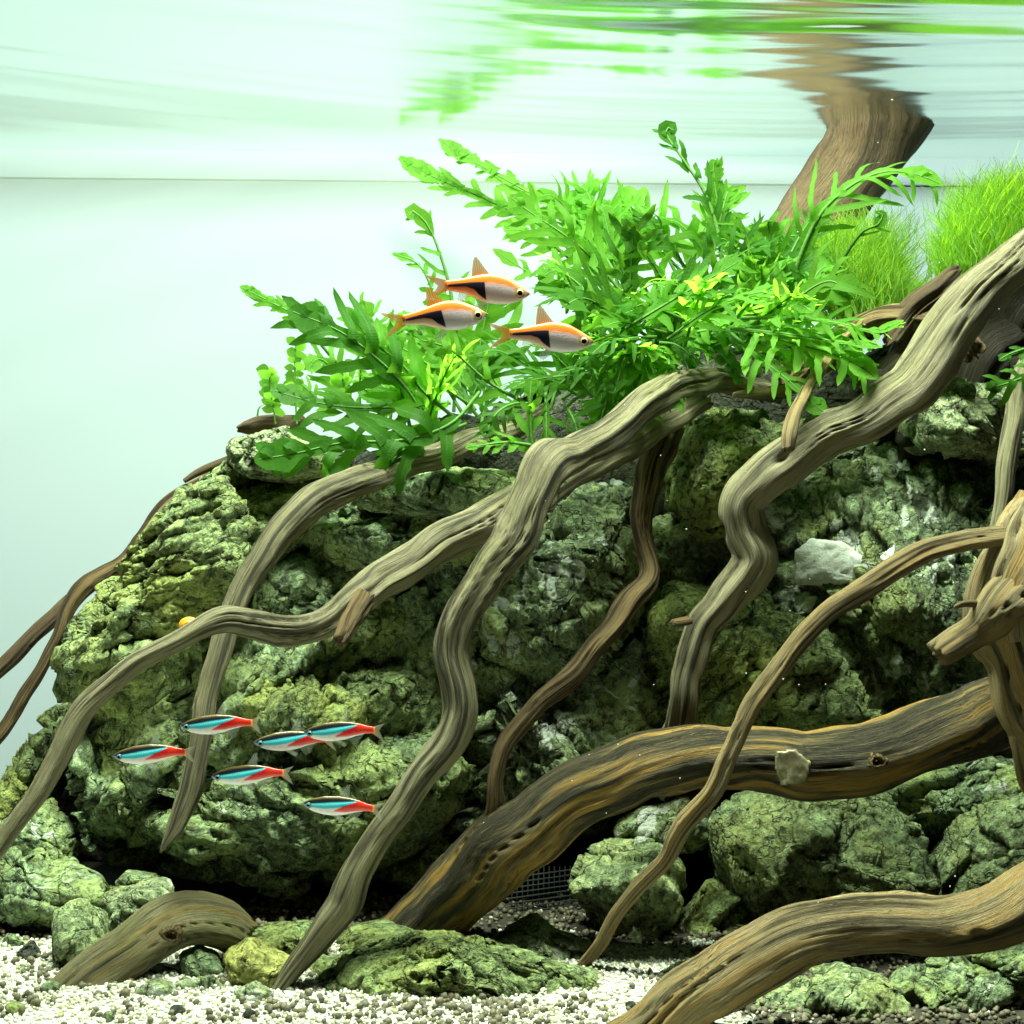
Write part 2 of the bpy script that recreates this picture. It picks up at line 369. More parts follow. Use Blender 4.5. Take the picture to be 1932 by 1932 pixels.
# ------------------------------------------------------------------ rocks
_ICO = {}
def ico(sub):
    if sub in _ICO: return _ICO[sub]
    t = (1+5**0.5)/2
    v = np.array([(-1,t,0),(1,t,0),(-1,-t,0),(1,-t,0),(0,-1,t),(0,1,t),(0,-1,-t),(0,1,-t),(t,0,-1),(t,0,1),(-t,0,-1),(-t,0,1)], float)
    f = np.array([(0,11,5),(0,5,1),(0,1,7),(0,7,10),(0,10,11),(1,5,9),(5,11,4),(11,10,2),(10,7,6),(7,1,8),(3,9,4),(3,4,2),(3,2,6),(3,6,8),(3,8,9),(4,9,5),(2,4,11),(6,2,10),(8,6,7),(9,8,1)])
    v /= np.linalg.norm(v, axis=1)[:, None]
    for _ in range(sub):
        e = np.sort(np.vstack([f[:, [0,1]], f[:, [1,2]], f[:, [2,0]]]), 1)
        ue, inv = np.unique(e, axis=0, return_inverse=True); inv = inv.ravel()
        mid = v[ue].mean(1); mid /= np.linalg.norm(mid, axis=1)[:, None]
        n = len(v); v = np.vstack([v, mid]); m = len(f)
        a, b, c = inv[:m]+n, inv[m:2*m]+n, inv[2*m:]+n
        f = np.vstack([np.stack([f[:,0], a, c], 1), np.stack([f[:,1], b, a], 1), np.stack([f[:,2], c, b], 1), np.stack([a, b, c], 1)])
    _ICO[sub] = (v, f); return v, f

ROCKV = {}
def rock(label, outline, Y, T, mat, seed, sub=5, cuts=14, rough=1.0, name='rock', blocky=4.2, tilt=0.0, group=None, parent=None, lean=0.0):
    """outline in picture units round the rock, Y depth of its middle, T half its thickness"""
    o = np.array(outline, float); rng = np.random.default_rng(seed)
    # area centroid
    if name == 'boulder' and seed != 11: o = o.mean(0)+(o-o.mean(0))*1.07
    a = np.roll(o, -1, 0); cr = o[:,0]*a[:,1]-a[:,0]*o[:,1]
    c = np.array([((o[:,0]+a[:,0])*cr).sum(), ((o[:,1]+a[:,1])*cr).sum()])/(3*cr.sum())
    th = np.linspace(-math.pi, math.pi, 361)
    rad = np.zeros(361)
    for i, t in enumerate(th):
        d = np.array([math.cos(t), -math.sin(t)]); best = 0
        for k in range(len(o)):
            p, q = o[k]-c, o[(k+1) % len(o)]-c; e = q-p
            den = d[0]*e[1]-d[1]*e[0]
            if abs(den) < 1e-9: continue
            u = (p[0]*e[1]-p[1]*e[0])/den; w = (p[0]*d[1]-p[1]*d[0])/den
            if u > 0 and -1e-6 <= w <= 1+1e-6: best = max(best, u)
        rad[i] = best
    rad[rad == 0] = rad[rad > 0].mean()
    v, f = ico(sub)
    s = v.copy()
    n = (np.abs(s)**blocky).sum(1)**(1/blocky)
    s = s/n[:, None]
    s[:, [0, 2]] = v[:, [0, 2]]/np.maximum((np.hypot(v[:,0], v[:,2])**blocky + np.abs(v[:,1])**blocky)**(1/blocky), 1e-6)[:, None]
    s[:, 1] = v[:, 1]/np.maximum((np.hypot(v[:,0], v[:,2])**blocky + np.abs(v[:,1])**blocky)**(1/blocky), 1e-6)
    # chisel flat faces, mostly on the side turned to the viewer
    for k in range(cuts+8):
        nrm = rng.normal(size=3); nrm[1] = -abs(nrm[1])*1.9 if k % 4 else nrm[1]
        nrm /= np.linalg.norm(nrm); off = rng.uniform(0.52, 0.88)
        d = s@nrm - off; m = d > 0
        s[m] -= (d[m]*0.88)[:, None]*nrm
    t = np.arctan2(s[:, 2], s[:, 0]); r = np.interp(t, th, rad)*mpp(Y)
    # keep the picture outline: the widest radius per angle maps to the traced one
    pl = np.hypot(s[:, 0], s[:, 2]); mx = np.zeros(181); idx = np.clip(((t+math.pi)/(2*math.pi)*180).astype(int), 0, 180)
    np.maximum.at(mx, idx, pl); mx[mx == 0] = 1; mx = np.convolve(np.r_[mx[-3:], mx, mx[:3]], np.ones(7)/7, 'same')[3:-3]
    gain = np.clip(1/np.maximum(mx, 0.4), 1, 1.6)[idx]
    g2 = 1+(gain-1)*pl**2
    cw = P(c[0], c[1], Y)
    pos = np.stack([s[:,0]*r*g2, s[:,1]*T + lean*s[:,2]*r, s[:,2]*r*g2], 1)
    size = (np.abs(pos).max(0)[[0, 2]]).mean()
    w = pos + cw
    def vnormals(p):
        fn = np.cross(p[f[:,1]]-p[f[:,0]], p[f[:,2]]-p[f[:,0]]); vn = np.zeros_like(p)
        for k3 in range(3):
            for ax3 in range(3): vn[:, ax3] += np.bincount(f[:, k3], fn[:, ax3], len(p))
        return vn/np.maximum(np.linalg.norm(vn, axis=1), 1e-12)[:, None]
    ax = rng.normal(size=3); ax /= np.linalg.norm(ax)
    ws = w + np.outer(w@ax, ax)*0.6          # slightly layered
    wq = w + 0.0035*np.stack([perlin(w*60, seed+1), perlin(w*60+5.5, seed+2), perlin(w*60+9.1, seed+3)], 1)
    k = rough*min(1.0, size/0.045+0.25)
    f1, f2, idv, tl = cells(wq*21+seed*0.37, seed)
    d1 = 0.0026*fbm(w*20, 3, seed) + 0.0044*(idv-0.5) + 0.0120*tl - 0.0030*np.exp(-((f2-f1)/0.035)**2)
    dirn = vnormals(pos); pos = pos + dirn*(d1*k)[:, None]
    w2 = pos+cw; ws2 = w2 + np.outer(w2@ax, ax)*1.6 + 0.0016*np.stack([perlin(w2*130, seed+1), perlin(w2*130+5.5, seed+2), perlin(w2*130+9.1, seed+3)], 1)
    g1, g2_, id2, t2 = cells(ws2*56+seed*0.11, seed+5)
    d2 = 0.0013*(id2-0.5) + 0.0040*t2 - 0.0012*np.exp(-((g2_-g1)/0.035)**2) + 0.0007*ridged(ws2*95, 2, seed+6) + 0.0007*ridged(ws2*230, 3, seed+3)
    pos = pos + vnormals(pos)*(d2*k)[:, None]
    # hold the traced outline as the camera sees it
    for _ in range(2):
        qx, qy = lookpx(pos+cw); ang = np.arctan2(-(qy-c[1]), qx-c[0]); rp = np.hypot(qx-c[0], qy-c[1])
        ib = np.clip(((ang+math.pi)/(2*math.pi)*72).astype(int), 0, 71); mr = np.zeros(72); np.maximum.at(mr, ib, rp)
        tgt = np.interp((np.arange(72)+0.5)/72*2*math.pi-math.pi, th, rad); ratio = np.clip(tgt/np.maximum(mr, 1), 0.6, 1.4)
        ratio = np.convolve(np.r_[ratio[-2:], ratio, ratio[:2]], [0.15, 0.2, 0.3, 0.2, 0.15], 'same')[2:-2]
        fr = np.clip(rp/np.maximum(mr[ib], 1), 0, 1)
        rr = np.interp(ang, (np.arange(-1, 73)+0.5)/72*2*math.pi-math.pi, np.r_[ratio[-1], ratio, ratio[0]])
        sc_ = 1+(rr-1)*fr**1.5
        pos[:, 0] *= sc_; pos[:, 2] *= sc_
    me = mesh_from(name, pos, f)
    ob = link(name, me, M[mat], loc=tuple(cw))
    ROCKV[ob.name] = pos + cw
    if parent is not None:
        ob.parent = parent; ob.matrix_parent_inverse = parent.matrix_world.inverted() if False else ob.matrix_parent_inverse
        ob.location = Vector(cw) - parent.location
    else: tag(ob, label, 'rock', group)
    return ob
def front_y(ob, px, py, rad=14):
    v = ROCKV[ob.name]; x, y = lookpx(v); m = np.hypot(x-px, y-py) < rad
    return float(v[m, 1].min()) if m.any() else None

# backing boulder, coloured dark so gaps in the pile look black with shade
rock('huge boulder added behind the rock pile, coloured dark so the gaps look shaded',
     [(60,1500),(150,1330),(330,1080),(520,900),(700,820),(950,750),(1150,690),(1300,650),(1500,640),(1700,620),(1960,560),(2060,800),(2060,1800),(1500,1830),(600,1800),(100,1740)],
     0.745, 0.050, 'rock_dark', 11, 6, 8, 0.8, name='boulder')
rock('broad craggy rock face behind the left half of the pile',
     [(130,1420),(160,1290),(250,1150),(380,1020),(520,920),(760,890),(960,900),(1010,1000),(960,1250),(930,1500),(860,1640),(700,1680),(450,1650),(260,1640),(150,1560)],
     0.678, 0.052, 'rock_grey', 12, 6, 16, 1.3, name='crag')
rock('broad craggy rock face behind the right half of the pile',
     [(940,1020),(1100,880),(1300,800),(1500,790),(1700,800),(1960,780),(2040,950),(2040,1480),(1700,1500),(1300,1560),(1050,1600),(900,1560),(890,1300)],
     0.712, 0.050, 'rock_white', 13, 6, 16, 1.3, name='crag')
rA = rock('large olive boulder forming the left slope of the pile',
     [(425,870),(500,868),(610,890),(640,960),(560,1040),(500,1110),(470,1200),(410,1320),(300,1400),(170,1375),(112,1290),(118,1195),(225,1075),(320,950)],
     0.665, 0.062, 'rock_olive', 21, 6, 14, 1.15, name='boulder')
rock('pale bright-topped stone capping the left slope under the big fern leaf',
     [(428,828),(540,802),(620,835),(640,890),(560,915),(470,905),(425,880)], 0.655, 0.030, 'rock_pale', 22, 5, 10, 0.9)
rock('flat grey-green slab under the upper left branch',
     [(565,985),(700,962),(850,955),(960,985),(900,1060),(760,1100),(640,1095),(590,1045)], 0.668, 0.048, 'rock_grey', 23, 5, 10, 0.8, name='rock_slab')
rock('thin ledge stone tucked right beneath the upper left branch',
     [(640,935),(760,900),(850,880),(980,885),(1010,930),(930,975),(780,975),(650,965)], 0.665, 0.040, 'rock_grey', 24, 5, 10, 1.1, name='rock_slab')
rock('shadowed stone in the crook between the two left branches',
     [(490,1070),(560,1035),(660,1085),(760,1110),(820,1170),(740,1260),(600,1270),(500,1215),(465,1140)], 0.675, 0.045, 'rock_grey', 25, 5, 12, 1.1)
rock('olive ridge stone just below the crossing branches',
     [(400,1300),(470,1250),(560,1225),(660,1205),(760,1250),(845,1240),(860,1330),(800,1420),(640,1440),(480,1420),(400,1370)], 0.660, 0.050, 'rock_olive', 26, 6, 14, 1.1)
rock('big cracked boulder behind the small blue and red fish',
     [(300,1400),(420,1350),(560,1370),(700,1390),(850,1380),(880,1470),(830,1570),(720,1640),(600,1650),(560,1690),(440,1660),(320,1650),(270,1540)], 0.655, 0.055, 'rock_grey', 27, 6, 18, 1.25, name='boulder')
rock('dark upright stone at the left foot of the pile',
     [(120,1330),(220,1360),(320,1410),(330,1520),(310,1640),(230,1640),(150,1590),(130,1480)], 0.665, 0.045, 'rock_grey', 28, 5, 14, 1.15)
rock('slanted olive slab leaning at the left edge of the picture',
     [(-60,1540),(0,1470),(60,1370),(120,1305),(160,1380),(120,1480),(70,1560),(-40,1600)], 0.700, 0.03, 'rock_olive', 29, 5, 10, 0.9, name='rock_slab')
rock('small rough stone wedged at the left edge behind the long branch',
     [(-30,1560),(40,1530),(95,1500),(145,1560),(150,1620),(60,1650),(-30,1640)], 0.640, 0.025, 'rock_grey', 30, 5, 10, 1.0)
rock('broad grey stone lying on the sand at the left edge',
     [(-60,1610),(60,1592),(150,1625),(215,1665),(190,1730),(110,1750),(-60,1745)], 0.612, 0.026, 'rock_grey', 31, 5, 10, 0.8)
rock('crumbly green stone behind the short stump',
     [(185,1690),(250,1660),(320,1655),(340,1720),(330,1800),(230,1800),(185,1760)], 0.605, 0.022, 'rock_pale', 32, 5, 12, 1.1)
rock('upright green stone on the sand left of the short stump',
     [(98,1720),(150,1690),(200,1720),(210,1800),(200,1870),(110,1865),(100,1800)], 0.578, 0.016, 'rock_green', 33, 5, 10, 0.9)
rock('yellow stone at the foot of the central branch',
     [(418,1800),(470,1765),(520,1790),(575,1815),(545,1870),(500,1885),(430,1868),(425,1830)], 0.548, 0.014, 'rock_yellow', 34, 5, 9, 0.7)
rock('olive stone just behind the yellow stone',
     [(440,1770),(500,1742),(590,1735),(640,1760),(600,1820),(520,1820)], 0.575, 0.018, 'rock_olive', 35, 5, 9, 0.9)
rock('small grey stone tucked under the end of the short stump',
     [(336,1800),(372,1782),(412,1800),(430,1835),(390,1855),(345,1845)], 0.556, 0.010, 'rock_grey', 36, 4, 8, 0.8)
rock('flat grey-green chip lying left of the yellow stone',
     [(330,1850),(400,1838),(450,1850),(470,1872),(400,1885),(335,1876)], 0.541, 0.008, 'rock_pale', 37, 4, 8, 0.8)
rock('little green stone half sunk in white gravel before the stump',
     [(250,1868),(290,1845),(330,1858),(340,1880),(262,1884)], 0.534, 0.007, 'rock_pale', 38, 4, 8, 0.7)
rock('long mossy stone lying in front, bottom centre',
     [(556,1880),(600,1820),(660,1785),(760,1757),(870,1765),(990,1790),(1090,1822),(1150,1870),(1140,1905),(1000,1912),(800,1915),(600,1912)], 0.542, 0.026, 'rock_olive', 39, 6, 16, 1.2)
rock('low speckled stone behind the long mossy one',
     [(900,1790),(960,1745),(1010,1720),(1050,1755),(1120,1775),(1140,1815),(1060,1840),(960,1830)], 0.582, 0.018, 'rock_pale', 40, 5, 12, 1.0)
rC = rock('tall white-streaked boulder right of the central branch',
     [(880,1180),(930,1080),(1010,990),(1100,915),(1195,930),(1220,1060),(1200,1170),(1120,1270),(1010,1320),(900,1340),(870,1270)], 0.668, 0.055, 'rock_white', 51, 6, 16, 1.15, name='boulder')
rock('craggy boulder behind the thin brown branch',
     [(880,1320),(1000,1300),(1110,1240),(1200,1210),(1235,1330),(1230,1430),(1120,1500),(1000,1560),(900,1600),(850,1520),(870,1410)], 0.672, 0.055, 'rock_white', 52, 6, 16, 1.15, name='boulder')
rock('dark stone over the black hollow in the middle',
     [(700,1560),(830,1500),(930,1530),(960,1600),(900,1680),(780,1690),(700,1640)], 0.690, 0.035, 'rock_grey', 53, 5, 14, 1.1)
rF = rock('rounded olive boulder left of the long diagonal twig',
     [(1215,1150),(1250,1105),(1340,1090),(1450,1105),(1530,1165),(1600,1255),(1665,1365),(1600,1420),(1400,1430),(1230,1410),(1198,1280)], 0.668, 0.050, 'rock_olive', 54, 6, 10, 0.95, name='boulder')
rG = rock('massive dark boulder with a white patch at the right',
     [(1480,980),(1500,890),(1600,830),(1720,790),(1800,800),(1900,830),(2010,900),(2030,1200),(1960,1380),(1700,1380),(1600,1300),(1530,1180),(1470,1080)], 0.690, 0.058, 'rock_white', 55, 6, 14, 1.2, name='boulder')
rock('pale crusty stone below the dark cave at the right',
     [(1690,790),(1720,725),(1790,708),(1870,712),(1960,770),(1990,880),(1900,900),(1780,870),(1700,850)], 0.668, 0.040, 'rock_pale', 56, 5, 12, 1.2)
rock('mossy stone under the crest of the driftwood',
     [(1255,900),(1285,800),(1350,765),(1440,775),(1500,820),(1480,900),(1420,990),(1330,1030),(1255,1000)], 0.672, 0.045, 'rock_olive', 57, 5, 14, 1.2)
rock('blocky green boulder standing under the thick lower log',
     [(1075,1675),(1095,1620),(1140,1588),(1250,1590),(1290,1640),(1280,1720),(1230,1800),(1180,1810),(1130,1750)], 0.618, 0.030, 'rock_green', 58, 5, 9, 0.6, name='boulder')
rH = rock('large bright boulder under the log at lower right',
     [(1340,1560),(1390,1500),(1480,1490),(1560,1492),(1620,1470),(1690,1500),(1740,1580),(1770,1680),(1740,1760),(1560,1790),(1440,1790),(1370,1700)], 0.632, 0.045, 'rock_green', 59, 6, 14, 1.1, name='boulder')
rock('shadowed olive stone left of the bright boulder',
     [(1255,1800),(1280,1730),(1340,1650),(1400,1690),(1430,1770),(1360,1830),(1280,1830)], 0.622, 0.030, 'rock_olive', 60, 5, 12, 1.0)
rock('smooth grey-green boulder at the right edge above the front log',
     [(1750,1640),(1790,1540),(1830,1515),(1950,1490),(2040,1500),(2040,1700),(1900,1720),(1760,1720)], 0.640, 0.035, 'rock_green', 61, 5, 9, 0.6, name='boulder')
rock('jagged stone in the shade under the front log',
     [(1370,1985),(1400,1900),(1490,1845),(1590,1815),(1690,1850),(1740,1930),(1720,2010),(1390,2020)], 0.516, 0.014, 'rock_green', 62, 5, 14, 1.1)
rock('shaded grey-green stone in the bottom right corner',
     [(1600,1960),(1660,1840),(1800,1790),(1960,1780),(2030,1860),(2030,2020),(1640,2020)], 0.525, 0.018, 'rock_grey', 63, 5, 14, 1.1)
rock('small green stone peeping out beside the front log',
     [(1236,1840),(1275,1815),(1330,1800),(1345,1835),(1290,1870),(1250,1868)], 0.548, 0.011, 'rock_green', 64, 4, 8, 0.8)
rock('rusty little stone at the foot of the diagonal twig',
     [(1120,1850),(1150,1822),(1205,1830),(1225,1862),(1190,1885),(1130,1882)], 0.563, 0.009, 'rock_yellow', 65, 4, 8, 0.8)
rock('grey stone half hidden below the thick log',
     [(1150,1560),(1200,1520),(1290,1500),(1350,1520),(1340,1600),(1250,1620),(1170,1600)], 0.655, 0.030, 'rock_white', 66, 5, 12, 1.0)
rock('small dark stone standing on the white sand at far left',
     [(30,1798),(60,1770),(78,1800),(84,1830),(52,1836),(30,1820)], 0.575, 0.006, 'rock_dark', 67, 4, 8, 0.6)
rock('little pale stone beside the dark one on the sand',
     [(15,1840),(45,1818),(65,1838),(62,1858),(20,1860)], 0.560, 0.006, 'rock_green', 68, 4, 8, 0.6)
rock('flat brown stone lying behind the long mossy one, left end',
     [(620,1790),(660,1745),(740,1735),(800,1750),(800,1790),(700,1810)], 0.585, 0.014, 'rock_olive', 81, 4, 8, 0.7)
rock('chunky grey stone between the stump and the broad left stone',
     [(200,1680),(240,1640),(300,1650),(330,1690),(290,1730),(215,1720)], 0.625, 0.016, 'rock_grey', 82, 5, 10, 0.8)
rock('wide low stone under the shaded side of the short stump',
     [(230,1850),(300,1815),(360,1830),(380,1870),(300,1885),(240,1882)], 0.556, 0.010, 'rock_grey', 83, 4, 8, 0.8)
rock('small pale stone right of the stump, on the gravel',
     [(440,1868),(480,1850),(520,1872),(500,1893),(450,1893)], 0.528, 0.006, 'rock_pale', 84, 4, 7, 0.6)
rock('low green stone between the mossy stone and the diagonal twig',
     [(1000,1850),(1060,1815),(1130,1830),(1160,1870),(1120,1895),(1020,1890)], 0.548, 0.010, 'rock_green', 85, 4, 8, 0.8)
rock('shaded stone filling the gap below the right end of the thick log',
     [(1640,1480),(1720,1430),(1850,1420),(1960,1440),(1980,1560),(1820,1560),(1740,1600),(1680,1560)], 0.66, 0.03, 'rock_grey', 86, 5, 10, 1.0)
# white mineral patches standing out of the boulders
def patch(par, outline, T=0.004, sd=1, mat='quartz', name='quartz_patch'):
    o = np.array(outline, float); c = o.mean(0); y = front_y(par, c[0], c[1], 25) or (par.location.y-0.04)
    k = rock(None, outline, y+T*0.45, T, mat, sd, 4, 8, 0.45, name=name, parent=par); return k
patch(rG, [(1498,1040),(1530,1015),(1590,1022),(1640,1055),(1625,1095),(1580,1105),(1500,1105)], 0.004, 71)
patch(rG, [(1490,1130),(1520,1115),(1545,1125),(1530,1155),(1500,1160)], 0.004, 72)
patch(rG, [(1660,1050),(1690,1025),(1700,1045),(1670,1085)], 0.004, 73)

# ------------------------------------------------------------------ driftwood
def tube(path, rads, seed, around=84, step=0.0011, ridge=1.0, flat=0.12, twist=1.2, lump=1.0, knots=None, split=1.0):
    arr = np.hstack([path, np.asarray(rads)[:, None]])
    L = np.linalg.norm(np.diff(path, axis=0), axis=1).sum(); n = int(max(24, L/step))
    sp, s = catmull(arr, n); pos, r = sp[:, :3], np.maximum(sp[:, 3], 0.0004)
    # a little wander so the run is not a perfect spline
    w = np.stack([s*46, 0*s+seed, 0*s], 1)
    pos = pos + np.stack([perlin(w, seed), perlin(w+7.7, seed)*0.5, perlin(w+3.3, seed)], 1)*(r*0.36*lump)[:, None]
    tan = np.gradient(pos, axis=0); tan /= np.linalg.norm(tan, axis=1)[:, None]
    nrm = np.zeros_like(tan); a = np.array([0, -1., 0]); 
    for i in range(n):
        a = a - tan[i]*(a@tan[i]); a /= np.linalg.norm(a); nrm[i] = a
    bi = np.cross(tan, nrm)
    ph = np.linspace(0, 2*math.pi, around, endpoint=False)
    PH, S = np.meshgrid(ph, s); PHt = PH + twist*S*4 + 0.5*perlin(np.stack([s*14, 0*s, 0*s+seed], 1), seed)[:, None]
    R = r[:, None]*np.ones_like(PH)
    kx = 1.6
    g = np.stack([np.cos(PHt).ravel()*kx, np.sin(PHt).ravel()*kx, (S*60).ravel()], 1)
    g1 = g*np.array([1.0, 1.0, 0.30]); g2 = g*np.array([3.2, 3.2, 0.16]); g3 = g*np.array([8, 8, 0.20])
    d = lump*(0.26*perlin(g1, seed) + 0.16*perlin(g*np.array([0.8, 0.8, 1.1]), seed+2)) + ridge*(0.035*perlin(g2, seed+4) + 0.034*perlin(g3, seed+8) - 0.11*np.clip(perlin(g2*1.3+3.3, seed+12)-0.22, 0, 1))
    # splits that follow the grain, open only here and there
    gate = np.clip(perlin(g*np.array([0.7, 0.7, 0.35])+1.7, seed+21)*4-0.1, 0, 1)
    d -= split*ridge*0.28*gate*np.exp(-(perlin(g*np.array([2.0, 2.0, 0.035])+5.1, seed+22)/0.075)**2)
    fl = 1 + flat*np.cos(2*(PHt.ravel()+seed)) + 0.5*flat*np.cos(3*PHt.ravel()+2.1*seed+S.ravel()*30)
    rk = np.random.default_rng(seed); Rf = R.ravel(); Sf = S.ravel(); PF = PH.ravel()
    for _ in range(int(L/0.045) if knots is None else knots):
        s0, p0 = rk.uniform(0.05, 0.95)*L, rk.uniform(0, 6.28); kr = rk.uniform(0.35, 0.75)
        dp = (PF-p0+math.pi) % (2*math.pi)-math.pi; q = np.hypot(dp, (Sf-s0)/np.maximum(Rf, 1e-4)*0.75)/kr
        d += 0.30*kr*np.exp(-q**2) - 0.42*kr*np.exp(-(q/0.42)**2)
    R = (R.ravel()*fl*(1+d)).reshape(n, around)
    V = pos[:, None, :] + R[..., None]*(np.cos(PH)[..., None]*nrm[:, None, :] + np.sin(PH)[..., None]*bi[:, None, :])
    for row0, sg in ((0, -1), (n-1, 1)):             # torn, uneven ends
        jag = (perlin(np.stack([np.cos(ph)*2.2, np.sin(ph)*2.2, 0*ph+seed], 1), seed+31) + 0.6*perlin(np.stack([np.cos(ph)*6, np.sin(ph)*6, 0*ph+seed], 1), seed+32))*r[row0]*0.9
        for k in range(min(9, n//3)):
            V[row0-sg*k] += sg*(jag*(1-k/9)**2)[:, None]*tan[row0]
    V = V.reshape(-1, 3); F = grid_faces(n, around, True)
    # rough end caps
    vs = [V]; gs = [g]; tri = []
    base = len(V)
    for e, (row, sg) in enumerate(((0, -1), (n-1, 1))):
        ring = V.reshape(n, around, 3)[row]; c = ring.mean(0)
        inner = c + (ring-c)*0.55 + sg*tan[row]*r[row]*(0.25*np.sin(ph*3+seed)+0.15)[:, None]
        vs += [inner, (c + sg*tan[row]*r[row]*0.12)[None]]
        gs += [g.reshape(n, around, 3)[row]*0.5, g.reshape(n, around, 3)[row].mean(0)[None]]
        for j in range(around):
            j2 = (j+1) % around; A, B = row*around+j, row*around+j2; Cc, D = base+j, base+j2; O = base+around
            q = [(A, B, D, Cc), (Cc, D, O, O)] if sg > 0 else [(B, A, Cc, D), (D, Cc, O, O)]
            tri += q
        base += around+1
    V = np.vstack(vs); G = np.vstack(gs)
    quads = [t for t in tri if t[2] != t[3]]; tris = [t[:3] for t in tri if t[2] == t[3]]
    return V, F, np.array(quads), tris, G
def tube_mesh(name, path, rads, seed, **kw):
    V, F, Q, T, G = tube(path, rads, seed, **kw)
    # triangles as degenerate-free list
    me = bpy.data.meshes.new(name)
    allq = np.vstack([F, Q]); nq, nt = len(allq), len(T); T = np.array(T)
    loops = np.r_[allq.ravel(), T.ravel()].astype(np.int32)
    me.vertices.add(len(V)); me.vertices.foreach_set('co', V.ravel())
    me.loops.add(len(loops)); me.loops.foreach_set('vertex_index', loops)
    me.polygons.add(nq+nt)
    me.polygons.foreach_set('loop_start', np.r_[np.arange(nq)*4, nq*4+np.arange(nt)*3].astype(np.int32))
    me.polygons.foreach_set('loop_total', np.r_[np.full(nq, 4), np.full(nt, 3)].astype(np.int32))
    me.update(calc_edges=True); me.polygons.foreach_set('use_smooth', np.ones(nq+nt, bool)); me.validate()
    vattr(me, 'grain', G)
    return me
WOODV = {}
def branch(label, pts, mat, seed, name='driftwood_branch', parent=None, cat='driftwood', group=None, **kw):
    pts = np.array(pts, float)
    path = np.array([P(x, y, Y) for x, y, Y, w in pts]); rads = [w/2*mpp(Y) for x, y, Y, w in pts]
    o0 = path[len(path)//2].copy()
    me = tube_mesh(name, path-o0, rads, seed, **kw)
    ob = link(name, me, M[mat], loc=tuple(o0))
    if parent is not None:
        ob.parent = parent; ob.location = Vector(o0)-parent.location
    else: tag(ob, label, cat, group)
    return ob

w1 = branch('thick tan branch winding down at the right from the upper right edge',
  [(2010,420,0.545,81),(1932,482,0.55,77),(1850,545,0.555,81),(1790,630,0.56,94),(1725,720,0.565,94),(1640,785,0.57,81),(1545,830,0.573,77),(1455,880,0.575,80),(1402,940,0.578,71),(1405,1000,0.58,71),(1422,1060,0.58,74),(1380,1120,0.583,66),(1322,1180,0.586,55),(1303,1250,0.588,53),(1290,1330,0.59,51),(1262,1420,0.60,57),(1240,1480,0.61,54)], 'wood_tan2', 101, ridge=0.75, lump=0.8)
branch(None, [(1300,1172,0.578,16),(1285,1174,0.572,15),(1268,1176,0.566,11)], 'wood_brown', 102, name='thorn', parent=w1, around=20, step=0.0006)
branch('thin yellow twig standing on the thick right branch',
  [(1486,848,0.553,24),(1490,815,0.555,26),(1505,770,0.565,25),(1535,715,0.585,24),(1580,650,0.61,24),(1620,610,0.63,20)], 'wood_amber', 103, name='driftwood_twig', around=28, step=0.0008)
branch('central tan branch snaking from under the ferns down to the gravel',
  [(1470,745,0.67,38),(1400,725,0.65,44),(1310,721,0.62,53),(1240,746,0.6,56),(1170,801,0.585,57),(1090,851,0.572,60),(1035,880,0.562,75),(1005,940,0.556,66),(975,1010,0.552,72),(915,1085,0.548,65),(868,1150,0.545,66),(852,1220,0.544,64),(866,1300,0.543,64),(856,1380,0.542,65),(800,1460,0.541,60),(735,1550,0.54,56),(680,1635,0.54,62),(640,1715,0.541,72),(590,1790,0.541,53),(545,1840,0.54,41),(505,1890,0.538,32)], 'wood_tan', 104, ridge=0.75, flat=0.10, lump=0.85)
w3 = branch('long tan branch bending left across the rocks to the left edge',
  [(1330,760,0.655,35),(1250,805,0.64,40),(1160,855,0.62,46),(1080,895,0.605,51),(960,960,0.59,67),(860,1015,0.58,69),(760,1070,0.57,65),(690,1120,0.562,60),(625,1170,0.556,55),(560,1190,0.552,55),(480,1178,0.547,56),(420,1172,0.543,53),(355,1195,0.539,40),(265,1245,0.535,39),(180,1320,0.53,40),(122,1400,0.527,44),(65,1505,0.524,42),(0,1590,0.522,40),(-60,1660,0.52,39)], 'wood_tan2', 105, ridge=0.8)
branch(None, [(690,1130,0.556,40),(668,1165,0.548,40),(652,1195,0.541,34),(640,1212,0.538,30)], 'wood_brown', 106, name='broken_stub', parent=w3, around=36, step=0.0007, ridge=2.2)
branch('upper left tan branch curving down to a pointed tip',
  [(1020,780,0.66,41),(960,812,0.645,47),(880,842,0.63,49),(790,872,0.618,50),(700,898,0.606,54),(620,928,0.597,58),(545,985,0.588,52),(487,1060,0.582,47),(448,1140,0.578,41),(418,1225,0.574,45),(390,1320,0.570,40),(376,1420,0.565,38),(360,1490,0.561,40),(333,1555,0.557,31),(312,1590,0.554,13),(303,1608,0.553,3)], 'wood_tan', 107)
branch('dark brown root running down behind the left slope',
  [(470,850,0.74,29),(400,903,0.725,27),(330,945,0.715,30),(280,1000,0.705,27),(235,1062,0.70,29),(165,1105,0.69,32),(130,1150,0.685,26),(105,1210,0.682,22),(55,1300,0.68,24),(10,1370,0.678,22),(-50,1450,0.676,21)], 'wood_brown', 108, around=40)
branch('grey-brown root slanting out of the lower left behind the dark root',
  [(175,1105,0.712,24),(120,1150,0.706,27),(60,1202,0.70,29),(0,1262,0.695,29),(-50,1310,0.69,29)], 'wood_rear', 109, name='driftwood_root', around=36)
branch('short splinter of wood pointing left above the left slope',
  [(348,908,0.70,9),(380,888,0.70,17),(425,872,0.70,20),(480,850,0.70,24)], 'wood_rear', 110, name='driftwood_twig', around=24, step=0.0007)
